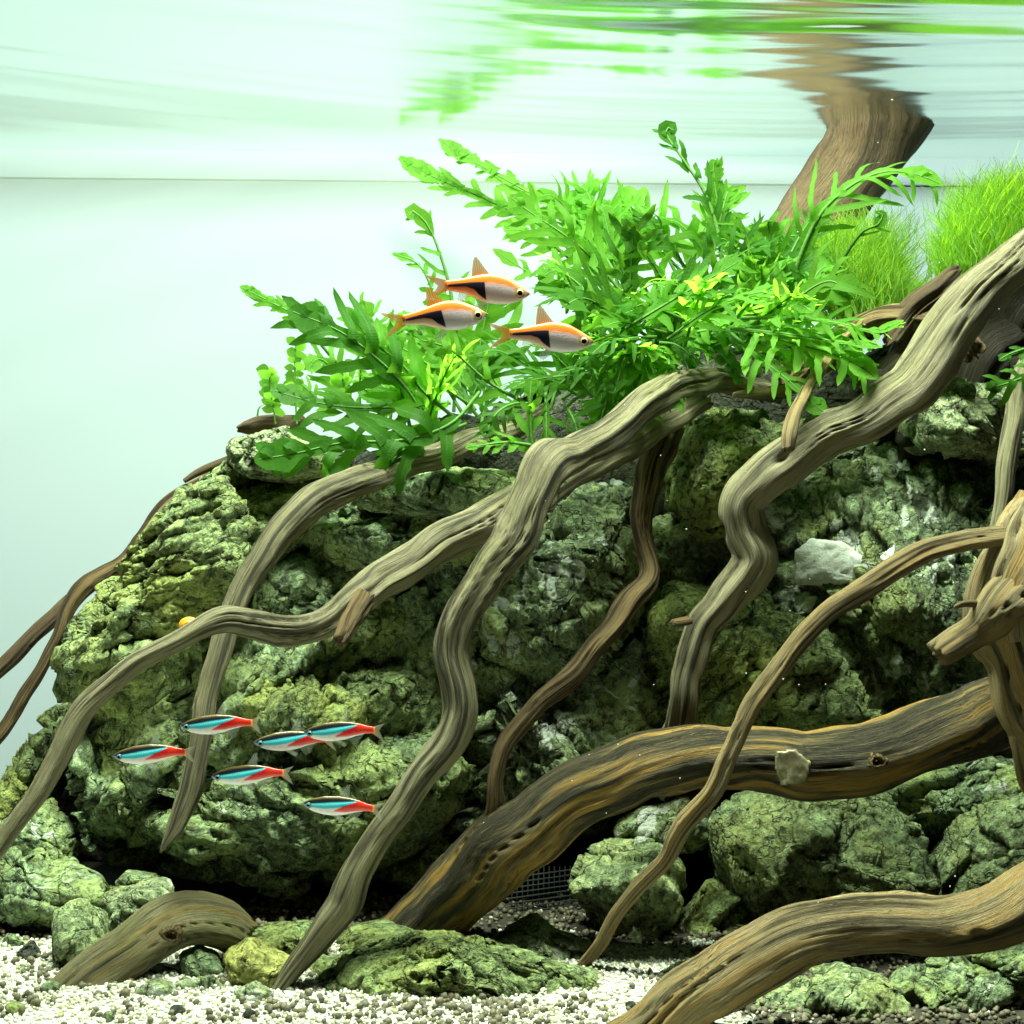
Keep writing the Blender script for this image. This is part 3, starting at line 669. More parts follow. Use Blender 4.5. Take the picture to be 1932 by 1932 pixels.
branch('dark wood chip on top of the pale stone at left',
  [(450,808,0.69,12),(470,803,0.69,26),(510,797,0.69,32),(570,800,0.69,30)], 'wood_rear', 111, name='driftwood_twig', around=28, step=0.0008)
branch('thin dark brown branch in the middle between two tan branches',
  [(1262,800,0.66,51),(1235,880,0.645,51),(1215,960,0.635,46),(1217,1030,0.628,39),(1226,1090,0.62,37),(1190,1140,0.61,41),(1140,1200,0.60,39),(1085,1270,0.592,41),(1010,1335,0.585,39),(955,1400,0.58,36),(935,1460,0.578,32),(930,1520,0.58,31),(905,1590,0.585,20)], 'wood_brown', 112, ridge=1.5)
w7 = branch('thick golden and black log sloping down from the right to bottom centre',
  [(735,1800,0.605,126),(800,1745,0.600,129),(870,1675,0.592,144),(950,1600,0.584,149),(1030,1540,0.578,136),(1130,1485,0.573,131),(1250,1440,0.57,126),(1380,1430,0.568,119),(1500,1440,0.566,126),(1620,1430,0.565,134),(1750,1395,0.563,131),(1870,1350,0.56,134),(1980,1310,0.555,127)], 'wood_gold', 113, name='driftwood_log', ridge=0.9, flat=0.05, around=96, lump=0.45, knots=3)
w9 = branch('long thin twig crossing diagonally in front of the thick log',
  [(1990,985,0.525,34),(1932,1003,0.525,34),(1850,1015,0.525,34),(1760,1038,0.525,36),(1690,1070,0.527,39),(1620,1115,0.53,39),(1550,1165,0.532,36),(1480,1245,0.534,34),(1425,1320,0.535,34),(1380,1410,0.536,34),(1345,1490,0.538,34),(1285,1570,0.542,33),(1255,1620,0.546,28),(1200,1680,0.552,28),(1160,1730,0.557,26),(1130,1780,0.561,25),(1098,1822,0.566,21)], 'wood_amber', 114, name='driftwood_twig', ridge=1.2, around=48)
branch('smooth striped log lying along the bottom right corner',
  [(1170,1985,0.495,105),(1250,1925,0.494,109),(1340,1858,0.491,114),(1440,1800,0.489,118),(1560,1755,0.487,109),(1680,1745,0.486,105),(1800,1745,0.486,107),(1900,1720,0.487,116),(2000,1670,0.488,126)], 'wood_amber', 115, name='driftwood_log', ridge=1.0, flat=0.05, around=96, lump=0.4, knots=2)
w10 = branch('pale forked trunk entering from the right edge',
  [(1985,1000,0.53,190),(1945,1080,0.53,200),(1932,1165,0.53,200),(1945,1270,0.53,165),(1972,1390,0.53,140),(2000,1490,0.53,125)], 'wood_amber', 116, name='driftwood_bole', ridge=1.0)
branch(None, [(1940,1095,0.520,110),(1890,1142,0.517,84),(1840,1188,0.518,54),(1800,1214,0.516,50),(1772,1232,0.515,46)], 'wood_amber', 117, name='side_stub', parent=w10, around=44, step=0.0008)
branch(None, [(1860,1150,0.520,14),(1838,1140,0.516,13),(1815,1140,0.513,11),(1802,1146,0.512,8)], 'wood_amber', 118, name='thorn', parent=w10, around=18, step=0.0005)
branch('bleached straight stick upright at the right edge',
  [(1950,660,0.60,36),(1926,720,0.598,38),(1910,800,0.596,40),(1901,870,0.594,40),(1893,940,0.592,34),(1884,1000,0.59,30)], 'wood_tan2', 119, name='driftwood_stick', around=36)
branch('wide trunk at the back rising through the water surface',
  [(1420,640,0.78,150),(1490,500,0.785,148),(1550,400,0.79,148),(1612,310,0.795,154),(1658,240,0.795,164),(1715,150,0.79,168),(1780,60,0.785,168)], 'wood_rear', 120, name='driftwood_bole', ridge=0.6, flat=0.03, lump=0.15, knots=0, split=0, step=0.0014)
w13 = branch('short grey-brown stump with a knot half buried in the gravel at left',
  [(105,1905,0.542,70),(160,1852,0.545,80),(235,1797,0.55,84),(305,1752,0.556,88),(365,1738,0.561,88),(420,1748,0.566,84),(458,1766,0.57,76)], 'wood_grey', 121, name='driftwood_stump', ridge=0.8, lump=0.45)
branch('brown arching root behind the right side of the ferns',
  [(1480,720,0.66,60),(1560,660,0.655,64),(1640,615,0.65,60),(1720,600,0.64,56),(1790,615,0.635,60),(1830,660,0.63,60)], 'wood_brown', 122, name='driftwood_root', ridge=1.0)
branch('short broken stump poking up behind the thick right branch',
  [(1690,640,0.645,70),(1735,585,0.64,74),(1775,545,0.636,66),(1805,520,0.634,50)], 'wood_rear', 123, name='driftwood_stump', ridge=1.3)
branch('small bare twig under the crest of the central branch',
  [(1384,746,0.60,10),(1420,742,0.605,16),(1470,736,0.615,18),(1530,725,0.63,20)], 'wood_amber', 124, name='driftwood_twig', around=20, step=0.0007)
branch('log added and coloured near black for the shade in the cave at the right edge',
  [(1700,800,0.70,200),(1800,690,0.70,220),(1900,610,0.70,230),(2020,540,0.70,230)], 'wood_shade', 125, name='driftwood_log', ridge=1.0, step=0.0016)

def knot(par, px, py, Y, w, seed, mat):
    c = P(px, py, Y); r = w/2*mpp(Y); n, m = 28, 9
    V = [];
    for i in range(m):
        t = i/(m-1)
        rr = r*(1-t*0.92); yy = -0.55*r*math.sin(min(1, t*2.0)*math.pi/2) + (0.9*r*max(0, t-0.45)/0.55)
        for j in range(n):
            a = 2*math.pi*j/n; k = 1+0.12*math.sin(3*a+seed)+0.06*math.sin(7*a)
            V.append((rr*k*math.cos(a)*1.2, yy, rr*k*math.sin(a)*0.9))
    V = np.array(V); me = mesh_from('knot', V, grid_faces(m, n, True)); vattr(me, 'grain', np.stack([V[:,0]*900, V[:,2]*900, np.hypot(V[:,0], V[:,2])*3000], 1))
    o = link('knot', me, M[mat], parent=par); o.location = Vector(c)-par.location; return o
knot(w7, 1655, 1436, 0.548, 34, 2, 'wood_gold'); knot(w13, 325, 1762, 0.543, 38, 5, 'wood_brown')
g = NT('glue_patch'); tcg = g.n('ShaderNodeTexCoord')
M['glue'] = g.done(g.principled(g.ramp(g.noise(tcg.outputs['Object'], 260, 5), [(0.3, (0.10, 0.085, 0.045)), (0.55, (0.22, 0.20, 0.12)), (0.7, (0.50, 0.48, 0.34))]), 0.25))
wv = np.zeros(len(w7.data.vertices)*3); w7.data.vertices.foreach_get('co', wv); wv = wv.reshape(-1, 3)+np.array(w7.location)
qx, qy = lookpx(wv); near = np.hypot(qx-1495, qy-1447) < 26
pol = np.array([(1464,1418),(1500,1415),(1530,1438),(1522,1475),(1475,1480),(1462,1450)], float)
A = np.stack([qx[near]-1495, qy[near]-1447, np.ones(near.sum())], 1); msk = wv[near][:, 1] < np.median(wv[near][:, 1]); sol = np.linalg.lstsq(A[msk], wv[near][msk][:, 1], rcond=None)[0]
gx, gy = np.meshgrid(np.linspace(1455, 1537, 30), np.linspace(1408, 1487, 30)); gx, gy = gx.ravel(), gy.ravel()
def inside(x, y):
    ins = np.zeros(len(x), bool); k = len(pol)-1
    for j in range(len(pol)):
        c_ = ((pol[j,1] > y) != (pol[k,1] > y)) & (x < (pol[k,0]-pol[j,0])*(y-pol[j,1])/(pol[k,1]-pol[j,1]+1e-9)+pol[j,0]); ins ^= c_; k = j
    return ins
ins = inside(gx, gy); wob_ = perlin(np.stack([gx*0.05, gy*0.05, 0*gx], 1), 5)
GV = np.array([P(x, y, float(sol@np.array([x-1495, y-1447, 1]))-0.0016+(0.0030 if not i_ else 0.0)+0.0003*w_) for x, y, i_, w_ in zip(gx, gy, ins, wob_)])
gf = grid_faces(30, 30); gf = gf[ins[gf].any(1)]
o0 = P(1495, 1447, 0.552); pp = link('pale_patch', mesh_from('pale_patch', GV-o0, gf), M['glue'], w7); pp.location = Vector(o0)-w7.location

# ------------------------------------------------------------------ orange snail behind the long branch
def snail():
    root = empty('snail', tuple(P(356, 1180, 0.560))); r = 17*mpp(0.562)
    v, f = ico(4); a = np.arctan2(v[:,2], v[:,0]); p = v*np.array([1.15, 0.8, 0.95])*r*(1+0.05*np.sin(np.hypot(v[:,0], v[:,2])*14+a))[:, None]
    link('shell', mesh_from('shell', p, f), plain('snail_shell', (0.75, 0.32, 0.03), 0.3), root)
    q = v*np.array([1.5, 0.5, 0.35])*r + np.array([0.1*r, 0, -0.95*r])
    link('foot', mesh_from('foot', q, f), plain('snail_foot', (0.35, 0.24, 0.10), 0.4), root)
    tag(root, 'round orange snail half hidden behind the long left branch', 'snail')
snail()

# ------------------------------------------------------------------ ferns
random.seed(7)
def norm(v): 
    v = np.asarray(v, float); return v/max(np.linalg.norm(v), 1e-9)
def frond(parent, spine, width, nl, normal, mat, seed, sparse=0.0, start=0.14, fwd=38, droop=0.25, stem_r=0.0009, fat=0.46, teeth=0.20, name='frond'):
    """spine: world points base->tip; width: longest lobe in metres"""
    rng = random.Random(seed)
    n = 48; sp, s = catmull(spine, n); L = s[-1]; sp = sp[:, :3]
    tan = np.gradient(sp, axis=0); tan /= np.linalg.norm(tan, axis=1)[:, None]
    N = np.array([norm(np.asarray(normal) - t*(np.asarray(normal)@t)) for t in tan]); B = np.cross(tan, N)
    org = spine[0]
    V, F, VA = [], [], []
    def frame(u):
        x = min(max(u, 0), 1)*(n-1); i = min(int(x), n-2); f = x-i
        return sp[i]*(1-f)+sp[i+1]*f, tan[i], N[i], B[i]
    env = lambda u: min(1, (u-start)/0.18+0.45)*(1-u)**0.42*1.05
    for i in range(nl):
        u = start + (1-start)*((i+0.5)/nl)**0.92*0.93
        for side in (-1, 1):
            if rng.random() < sparse: continue
            uu = u + side*0.018 + rng.uniform(-0.012, 0.012); p0, T, Nn, Bb = frame(uu)
            l = width*env(u)*rng.uniform(0.80, 1.15); hw = L*(1-start)/nl*fat*0.56*(0.85+0.3*rng.random())*(1-0.35*u)
            hw = min(hw, l*0.22)
            an = math.radians(fwd*(0.80+0.55*u)+rng.uniform(-8, 8)); d = Bb*side*math.cos(an)+T*math.sin(an)
            rl = rng.uniform(-0.3, 0.3); per = np.cross(Nn, d)*math.cos(rl)+Nn*math.sin(rl); m = 10; b0 = len(V); dr = droop*rng.uniform(0.2, 1.5); wv = rng.uniform(0, 6.28); wa = rng.uniform(0.03, 0.15); bw = rng.uniform(-0.25, 0.40)
            for a in range(m+1):
                t = a/m
                prof = (0.80+0.32*t)*max(0.0, 1-t**4)**0.6 + 0.60*math.exp(-t*7)
                c = p0 + d*(l*t) + T*(l*bw*t*t) - Nn*(dr*l*t*t) + Nn*(wa*l*math.sin(wv+t*5))
                for e, sg in enumerate((-1, 0, 1)):
                    j = 1+rng.uniform(-teeth, teeth) if (sg and a > 1) else 1
                    off = per*(sg*hw*prof*j) + Nn*(0.16*hw*abs(sg)) - d*(0.12*hw*abs(sg)*((a % 2)*1.6 if a > 4 else 0))
                    V.append(c+off-org); VA.append((t*3+i, sg, side))
            for a in range(m):
                for e in (0, 1):
                    k = b0+a*3+e; F.append((k, k+1, k+4, k+3))
    # blade wing along the rachis and end lobe
    b0 = len(V); st = int(n*start)
    for i in range(st, n):
        u = i/(n-1); w = width*0.15*max(0.0, env(u))*(1+0.25*math.sin(u*nl*6.28)) if sparse < 0.2 else width*0.03
        if u > 0.80 : w = max(w, width*0.24*math.sin(math.pi*min(1, (1-u)/0.20*0.9+0.05))*(1+rng.uniform(-.2, .2)))
        for sg in (-1, 0, 1): V.append(sp[i]+B[i]*sg*w + N[i]*0.1*w*abs(sg)-org); VA.append((u*6, sg, 0))
    for i in range(n-1-st):
        for e in (0, 1):
            k = b0+i*3+e; F.append((k, k+1, k+4, k+3))
    me = mesh_from(name, V, F); vattr(me, 'vein', np.array(VA, float))
    o = link(name, me, M[mat], parent); o.location = Vector(org)-parent.location
    # midrib and stalk
    m = 6; V, F = [], []
    for i in range(0, n, 2):
        u = i/(n-1); rr = stem_r*(1-0.75*u)
        for j in range(m):
            a = 2*math.pi*j/m; V.append(sp[i]-org+rr*(math.cos(a)*N[i]+math.sin(a)*B[i]))
    link('stalk', mesh_from('stalk', V, grid_faces(len(V)//m, m, True)), M['stem'], o)
    return o

def fern(label, px, py, Y):
    o = empty('fern', tuple(P(px, py, Y))); tag(o, label, 'fern', 'ferns growing on the driftwood'); return o
f_left = fern('dark green fern with big lobed leaves at the left end, over the pale stone', 800, 800, 0.64)
f_leftback = fern('thin yellow-green fern standing behind the big-leaved left fern', 690, 800, 0.71)
f_curl = fern('sparse fern with a curled upright tip behind the orange fish', 860, 720, 0.70)
f_mid = fern('dense fern under the lowest orange fish, beside the central branch', 1040, 760, 0.655)
f_top = fern('pale fern whose long fronds reach left up to the waterline', 1220, 560, 0.74)
f_core = fern('dense green fern in the middle, largest of the ferns', 1290, 620, 0.68)
f_up = fern('dark fern with an upright curled frond nearly touching the water', 1370, 500, 0.71)
f_arch = fern('fern with one long frond arching right before the back trunk', 1500, 560, 0.68)
f_right = fern('bright fern with finger-like leaves hanging over the dark cave', 1430, 640, 0.63)
f_edge = fern('small dark fern leaf cut off by the right edge', 1960, 700, 0.585)

def pf(parent, pts, width_px, nl, mat, seed, normal=(0, -1, 0.25), **kw):
    sp = np.array([P(*p) for p in pts]); return frond(parent, sp, 1.15*width_px*mpp(pts[0][2]), nl, normal, mat, seed, **kw)
# hand placed fronds
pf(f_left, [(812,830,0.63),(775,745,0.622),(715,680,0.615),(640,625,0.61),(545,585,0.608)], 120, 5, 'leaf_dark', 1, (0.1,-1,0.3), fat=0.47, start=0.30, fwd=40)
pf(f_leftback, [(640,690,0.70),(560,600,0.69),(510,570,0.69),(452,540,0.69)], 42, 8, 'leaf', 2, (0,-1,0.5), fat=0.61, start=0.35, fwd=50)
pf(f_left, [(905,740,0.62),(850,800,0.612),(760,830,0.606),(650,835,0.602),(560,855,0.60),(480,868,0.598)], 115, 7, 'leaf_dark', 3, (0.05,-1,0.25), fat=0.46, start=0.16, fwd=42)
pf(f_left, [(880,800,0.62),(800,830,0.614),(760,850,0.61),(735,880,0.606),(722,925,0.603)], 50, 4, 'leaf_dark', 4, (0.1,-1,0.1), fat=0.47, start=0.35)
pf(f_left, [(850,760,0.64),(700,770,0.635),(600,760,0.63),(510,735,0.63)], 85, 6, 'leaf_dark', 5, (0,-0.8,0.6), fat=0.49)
pf(f_left, [(860,790,0.63),(800,740,0.625),(760,690,0.62),(700,640,0.62),(650,580,0.625)], 75, 6, 'leaf', 6, (0.3,-1,0.2))
pf(f_curl, [(880,760,0.69),(862,640,0.69),(848,540,0.69),(815,440,0.69),(785,402,0.688),(772,400,0.687),(778,415,0.686)], 60, 6, 'leaf', 7, (0.2,-1,0.2), sparse=0.45, start=0.35, fat=0.23, fwd=30, stem_r=0.0014)
pf(f_curl, [(850,650,0.715),(820,560,0.712),(790,500,0.71),(740,478,0.71)], 32, 6, 'leaf', 8, (0,-1,0.4), fat=0.38, sparse=0.3)
pf(f_top, [(1200,560,0.745),(1130,440,0.755),(1010,370,0.77),(920,320,0.785),(860,285,0.795),(828,262,0.80)], 62, 8, 'leaf_light', 9, (0,-1,0.3), start=0.30, fat=0.42, fwd=52)
pf(f_top, [(1150,560,0.78),(1040,440,0.79),(920,378,0.80),(820,335,0.81),(752,298,0.815)], 72, 8, 'leaf_light', 10, (0,-1,0.3), start=0.30, fat=0.38, fwd=52)
pf(f_top, [(1180,560,0.72),(1110,480,0.715),(1060,440,0.71),(1000,400,0.71),(960,370,0.71)], 95, 6, 'leaf', 11, (0.1,-1,0.15), fat=0.42)
pf(f_top, [(1180,600,0.70),(1100,540,0.69),(1010,520,0.69),(930,470,0.69)], 60, 5, 'leaf', 12, (0,-0.7,0.7), fat=0.30, sparse=0.2)
pf(f_up, [(1365,520,0.70),(1355,440,0.70),(1330,365,0.70),(1295,310,0.70),(1262,262,0.702),(1256,245,0.703),(1268,240,0.703),(1272,254,0.703)], 58, 7, 'leaf_dark', 13, (0.3,-1,0.1), sparse=0.2, start=0.12, fat=0.32, fwd=48, stem_r=0.0013)
pf(f_up, [(1400,520,0.715),(1370,430,0.715),(1352,370,0.715),(1345,300,0.716)], 65, 7, 'leaf', 14, (0.2,-1,0.1), fat=0.46, fwd=55)
pf(f_arch, [(1480,600,0.66),(1505,500,0.652),(1545,410,0.645),(1600,355,0.64),(1665,325,0.635),(1730,330,0.632),(1780,350,0.63)], 105, 7, 'leaf_light', 15, (0.1,-0.75,0.7), sparse=0.08, start=0.28, fat=0.27, fwd=34, droop=0.5, stem_r=0.0016)
pf(f_arch, [(1545,590,0.66),(1585,500,0.655),(1625,440,0.65),(1655,425,0.648),(1665,405,0.648),(1650,400,0.648)], 42, 5, 'leaf', 16, (0,-1,0.3), sparse=0.55, start=0.35, fat=0.21, stem_r=0.0014)
pf(f_right, [(1400,600,0.60),(1480,600,0.585),(1580,610,0.575),(1650,625,0.57),(1705,605,0.566)], 70, 8, 'leaf_light', 17, (0,-0.5,0.9), fat=0.46)
pf(f_right, [(1380,600,0.605),(1470,640,0.585),(1560,665,0.572),(1620,690,0.566),(1655,715,0.563)], 95, 6, 'leaf_light', 18, (0,-0.8,0.7), fat=0.38, fwd=20)
pf(f_right, [(1380,630,0.605),(1440,680,0.588),(1490,720,0.578),(1525,755,0.572),(1560,782,0.569)], 70, 6, 'leaf_light', 19, (0.2,-0.9,0.4), fat=0.38)
pf(f_right, [(1380,620,0.60),(1480,630,0.58),(1580,645,0.568),(1665,655,0.562)], 60, 7, 'leaf_light', 20, (0,-0.6,0.9), fat=0.34)
pf(f_core, [(1180,620,0.62),(1280,560,0.612),(1350,520,0.606),(1400,490,0.602)], 90, 6, 'leaf', 21, (0,-0.75,0.65), fat=0.38, fwd=30)
pf(f_core, [(1260,640,0.61),(1330,590,0.60),(1400,560,0.592),(1470,545,0.588)], 80, 6, 'leaf_light', 22, (0,-0.7,0.7), fat=0.34)
pf(f_mid, [(1010,900,0.59),(1003,830,0.59),(1000,760,0.59),(1003,715,0.592)], 40, 4, 'leaf', 23, (0,-1,0.2), fat=0.61)
pf(f_mid, [(1000,840,0.59),(960,835,0.585),(925,838,0.582),(878,845,0.58)], 34, 4, 'leaf_light', 24, (0,-0.8,0.6), fat=0.65)
pf(f_mid, [(990,760,0.61),(920,720,0.605),(850,660,0.60),(790,640,0.598)], 62, 6, 'leaf', 25, (0.1,-1,0.3), sparse=0.3)
pf(f_mid, [(1020,960,0.60),(1040,930,0.597),(1065,905,0.595),(1085,890,0.594)], 14, 4, 'leaf', 26, (0,-1,0.2), fat=0.68)
pf(f_edge, [(2000,690,0.58),(1950,705,0.575),(1905,722,0.572),(1860,735,0.57)], 55, 4, 'leaf_dark', 27, (0,-0.8,0.5), fat=0.53, start=0.2)
pf(f_edge, [(1990,660,0.58),(1950,655,0.576),(1905,668,0.573),(1885,680,0.572)], 30, 3, 'leaf_dark', 28, (0,-0.8,0.5), fat=0.61)

# fill: fronds radiating from each fern's root stock
def fill(par, bases, n, lmin, lmax, amin, amax, wfrac, mats, seed, dy=(-0.05, 0.02), lim=None):
    rng = random.Random(seed)
    for i in range(n):
        bx, by, bY = rng.choice(bases); bx += rng.uniform(-45, 45); by += rng.uniform(-30, 30); bY += rng.uniform(-0.02, 0.02)
        a = math.radians(rng.uniform(amin, amax)); l = rng.uniform(lmin, lmax)
        tx, ty = bx+l*math.cos(a), by-l*math.sin(a); tY = bY+rng.uniform(*dy)
        if lim: 
            tx = min(max(tx, lim[0]), lim[2]); ty = min(max(ty, lim[1]), lim[3])
        sag = rng.uniform(-0.05, 0.28)*l; px_, py_ = -math.sin(a), -math.cos(a)
        mx, my = (bx+tx)/2, (by+ty)/2 - abs(sag)*0.8; 
        droop = rng.uniform(0, 0.22)*l
        pts = [(bx, by, bY), ((bx*0.6+tx*0.4), (by*0.6+ty*0.4)-abs(sag)*0.7, bY*0.6+tY*0.4), ((bx*0.25+tx*0.75), (by*0.25+ty*0.75)-abs(sag)*0.6, bY*0.25+tY*0.75), (tx, ty+droop, tY)]
        nor = (rng.uniform(-0.5, 0.5), -rng.uniform(0.35, 1), rng.uniform(0.1, 0.9))
        pf(par, pts, l*wfrac*1.35*rng.uniform(0.85, 1.3), rng.randint(4, 6), rng.choice(mats), seed*1000+i, nor, fat=rng.uniform(0.38, 0.54), sparse=0.06, start=rng.uniform(0.12, 0.3), fwd=rng.uniform(30, 48), droop=rng.uniform(0.1, 0.5))
fill(f_left, [(800,810,0.645),(720,820,0.65),(870,780,0.65)], 7, 90, 190, 60, 195, 0.36, ['leaf_dark', 'leaf', 'leaf'], 31)
fill(f_leftback, [(640,800,0.70),(720,780,0.72),(800,760,0.73),(580,790,0.70)], 12, 90, 210, 70, 150, 0.30, ['leaf', 'leaf_light', 'leaf_light'], 32, dy=(-0.02, 0.03))
fill(f_curl, [(860,760,0.71),(920,740,0.715)], 8, 120, 260, 70, 150, 0.30, ['leaf', 'leaf_light'], 33, dy=(-0.01, 0.03))
fill(f_mid, [(1000,780,0.65),(1080,740,0.66),(1150,720,0.66)], 19, 80, 190, 20, 185, 0.34, ['leaf', 'leaf_dark', 'leaf_dark'], 34, dy=(-0.05, 0.01))  # dark leaf colour weighted up to deepen the shade in this clump
fill(f_core, [(1200,640,0.67),(1300,600,0.68),(1250,680,0.66),(1380,620,0.67),(1150,620,0.68)], 31, 90, 230, 5, 180, 0.34, ['leaf', 'leaf_dark', 'leaf_dark', 'leaf_light'], 35, dy=(-0.06, 0.02))  # more dark leaves here, standing in for the shadow inside the fern
fill(f_top, [(1200,540,0.74),(1120,520,0.75),(1280,520,0.75)], 14, 110, 230, 50, 165, 0.34, ['leaf', 'leaf_light', 'leaf_light'], 36, dy=(-0.02, 0.04))
fill(f_up, [(1380,520,0.715),(1330,540,0.72),(1440,540,0.70)], 9, 90, 190, 40, 140, 0.34, ['leaf', 'leaf_dark', 'leaf'], 37, dy=(-0.02, 0.02))
fill(f_arch, [(1500,580,0.67),(1450,600,0.66)], 9, 90, 180, 10, 130, 0.36, ['leaf', 'leaf_light'], 38, dy=(-0.04, 0.01))
fill(f_right, [(1400,640,0.63),(1340,660,0.63),(1450,650,0.62)], 12, 90, 210, -30, 60, 0.32, ['leaf_light', 'leaf', 'leaf'], 39, dy=(-0.06, -0.01))

fill(f_mid, [(1040,760,0.645),(1110,720,0.64),(1190,690,0.635),(1250,660,0.635)], 16, 60, 130, 175, 330, 0.36, ['leaf_dark', 'leaf_dark', 'leaf'], 40, dy=(-0.03, 0.0))
fill(f_core, [(1150,660,0.65),(1230,640,0.645),(1320,630,0.64)], 11, 80, 150, 150, 380, 0.36, ['leaf_dark', 'leaf'], 41, dy=(-0.04, 0.0))
# little creeping sprouts at the left end
def sprout(label, stems, seed):
    rng = random.Random(seed); root = empty('sprout', tuple(P(*stems[0][0]))); tag(root, label, 'plant')
    for st in stems:
        sp, s = catmull(np.array([P(*p) for p in st]), 14); sp = sp[:, :3]-np.array(root.location)
        V = [];
        for i in range(14):
            for j in range(5):
                a = j*2*math.pi/5; V.append(sp[i]+0.0005*np.array([math.cos(a), math.sin(a), 0.2]))
        link('stem', mesh_from('stem', V, grid_faces(14, 5, True)), M['stem'], root)
        for i in range(3, 14):
            for sd in (-1, 1):
                d = norm([sd*rng.uniform(0.5, 1), rng.uniform(-0.6, 0.4), rng.uniform(0.0, 0.8)]); l = rng.uniform(0.004, 0.008); nn = norm(np.cross(d, [0, 1, 0.3])); V = []
                for a in range(5):
                    t = a/4; w = l*0.36*math.sin(math.pi*(0.08+t*0.90))
                    for sg in (-1, 1): V.append(sp[i]+d*l*t+nn*sg*w-np.array([0, 0, 1])*l*0.2*t*t)
                link('leaf', mesh_from('leaf', V, grid_faces(5, 2)), M['leaf_light'], root)
sprout('tiny round-leaved sprouts at the left tip of the ferns',
       [[(520,800,0.68),(512,740,0.68),(508,700,0.68)], [(560,800,0.685),(556,720,0.685),(558,650,0.685)], [(600,800,0.69),(640,740,0.69),(650,690,0.69)]], 3)
def wisp(label, pts):
    sp, s = catmull(np.array([P(*p) for p in pts]), 24); o0 = sp[0, :3].copy(); sp = sp[:, :3]-o0; V = []
    for i in range(24):
        r = 0.0006*(1-0.5*i/23)
        for j in range(5):
            a = j*2*math.pi/5; V.append(sp[i]+r*np.array([math.cos(a), math.sin(a), 0.5*math.sin(a)]))
    tag(link('bare_shoot', mesh_from('bare_shoot', V, grid_faces(24, 5, True)), M['stem'], loc=tuple(o0)), label, 'plant')
wisp('single hooked bare shoot on the wood chip at far left', [(486,802,0.69),(486,780,0.69),(490,768,0.69),(504,762,0.69),(508,772,0.69)])

# ------------------------------------------------------------------ moss
def moss(label, pxs, Y, nst, seed, lean=0.0, lpx=(32, 112)):
    """pxs: list of (x, y_base, half-width, height factor) seeds of the tuft"""
    rng = np.random.default_rng(seed); V = []; F = []; c0 = P(pxs[0][0], pxs[0][1], Y); m = 7
    for k in range(nst):
        bx, by, hw, hf = pxs[rng.integers(len(pxs))]
        x = bx+rng.normal()*hw*0.55; y = by+rng.uniform(-0.5, 0.25)*hw; Yk = Y+rng.normal()*0.011
        p = P(x, y, Yk)-c0; l = rng.uniform(*lpx)*hf*mpp(Y); d = norm([lean+0.006*(x-bx)+rng.normal()*0.22, rng.normal()*0.3, 1.0])
        ph = rng.uniform(0, 6.28); wf = rng.uniform(4, 9); w0 = rng.uniform(0.00016, 0.00036); b = len(V); sd = norm(np.cross(d, [0, 1, 0.0])+rng.normal(size=3)*0.3)
        for a in range(m):
            t = a/(m-1); q = p + d*l*t + np.array([math.sin(ph+t*wf), math.cos(ph*1.3+t*wf), 0])*l*0.11*t**0.7 + np.array([0, 0, -0.12*l*t*t*abs(d[0])])
            w = w0*(1-0.7*t)
            V += [q-sd*w, q+sd*w]
        for a in range(m-1): F.append((b+2*a, b+2*a+1, b+2*a+3, b+2*a+2))
    o = link('moss_clump', mesh_from('moss_clump', np.array(V), np.array(F)), M['moss'], loc=tuple(c0)); tag(o, label, 'moss', 'moss tufts on the wood'); return o
moss('grassy moss tuft between the ferns and the back trunk', [(1600,580,50,1.5),(1565,560,38,1.4),(1640,560,38,1.6),(1625,600,46,1.1),(1660,595,36,1.1)], 0.715, 6500, 5)
moss('grassy moss tuft at the right edge above the thick branch', [(1835,505,36,1.15),(1885,480,46,1.5),(1800,522,28,0.8),(1950,460,50,1.45),(1860,485,42,1.3)], 0.68, 7500, 6)
moss('faint yellow moss tuft far back between the two grassy ones', [(1715,575,24,0.5),(1745,570,24,0.45),(1740,600,30,0.5)], 0.80, 900, 7)

# ------------------------------------------------------------------ fish
def fin_mat():
    g = NT('fin'); at = g.n('ShaderNodeVertexColor', layer_name='Col')
    pr = g.n('ShaderNodeBsdfPrincipled'); g.l(at.outputs['Color'], pr.inputs['Base Color']); pr.inputs['Roughness'].default_value = 0.4
    tl = g.n('ShaderNodeBsdfTranslucent'); g.l(at.outputs['Color'], tl.inputs[0])
    m1 = g.n('ShaderNodeMixShader'); m1.inputs[0].default_value = 0.6; g.l(pr.outputs[0], m1.inputs[1]); g.l(tl.outputs[0], m1.inputs[2])
    tr = g.n('ShaderNodeBsdfTransparent'); m2 = g.n('ShaderNodeMixShader')
    g.l(at.outputs['Alpha'], m2.inputs[0]); g.l(tr.outputs[0], m2.inputs[1]); g.l(m1.outputs[0], m2.inputs[2])
    return g.done(m2.outputs[0])
def fish_mat():
    g = NT('fish_skin'); at = g.n('ShaderNodeVertexColor', layer_name='Col'); tc = g.n('ShaderNodeTexCoord')
    vo = g.n('ShaderNodeTexVoronoi'); g.l(tc.outputs['Object'], vo.inputs['Vector']); vo.inputs['Scale'].default_value = 1500
    nb = g.bump(vo.outputs['Distance'], 0.12, 0.0003)
    pr = g.n('ShaderNodeBsdfPrincipled'); g.l(at.outputs['Color'], pr.inputs['Base Color']); pr.inputs['Roughness'].default_value = 0.28
    pr.inputs['Specular IOR Level'].default_value = 0.6; g.l(nb, pr.inputs['Normal'])
    return g.done(pr.outputs[0])
M['fin'] = fin_mat(); M['skin'] = fish_mat()
def sstep(a, b, x): t = np.clip((x-a)/(b-a), 0, 1); return t*t*(3-2*t)
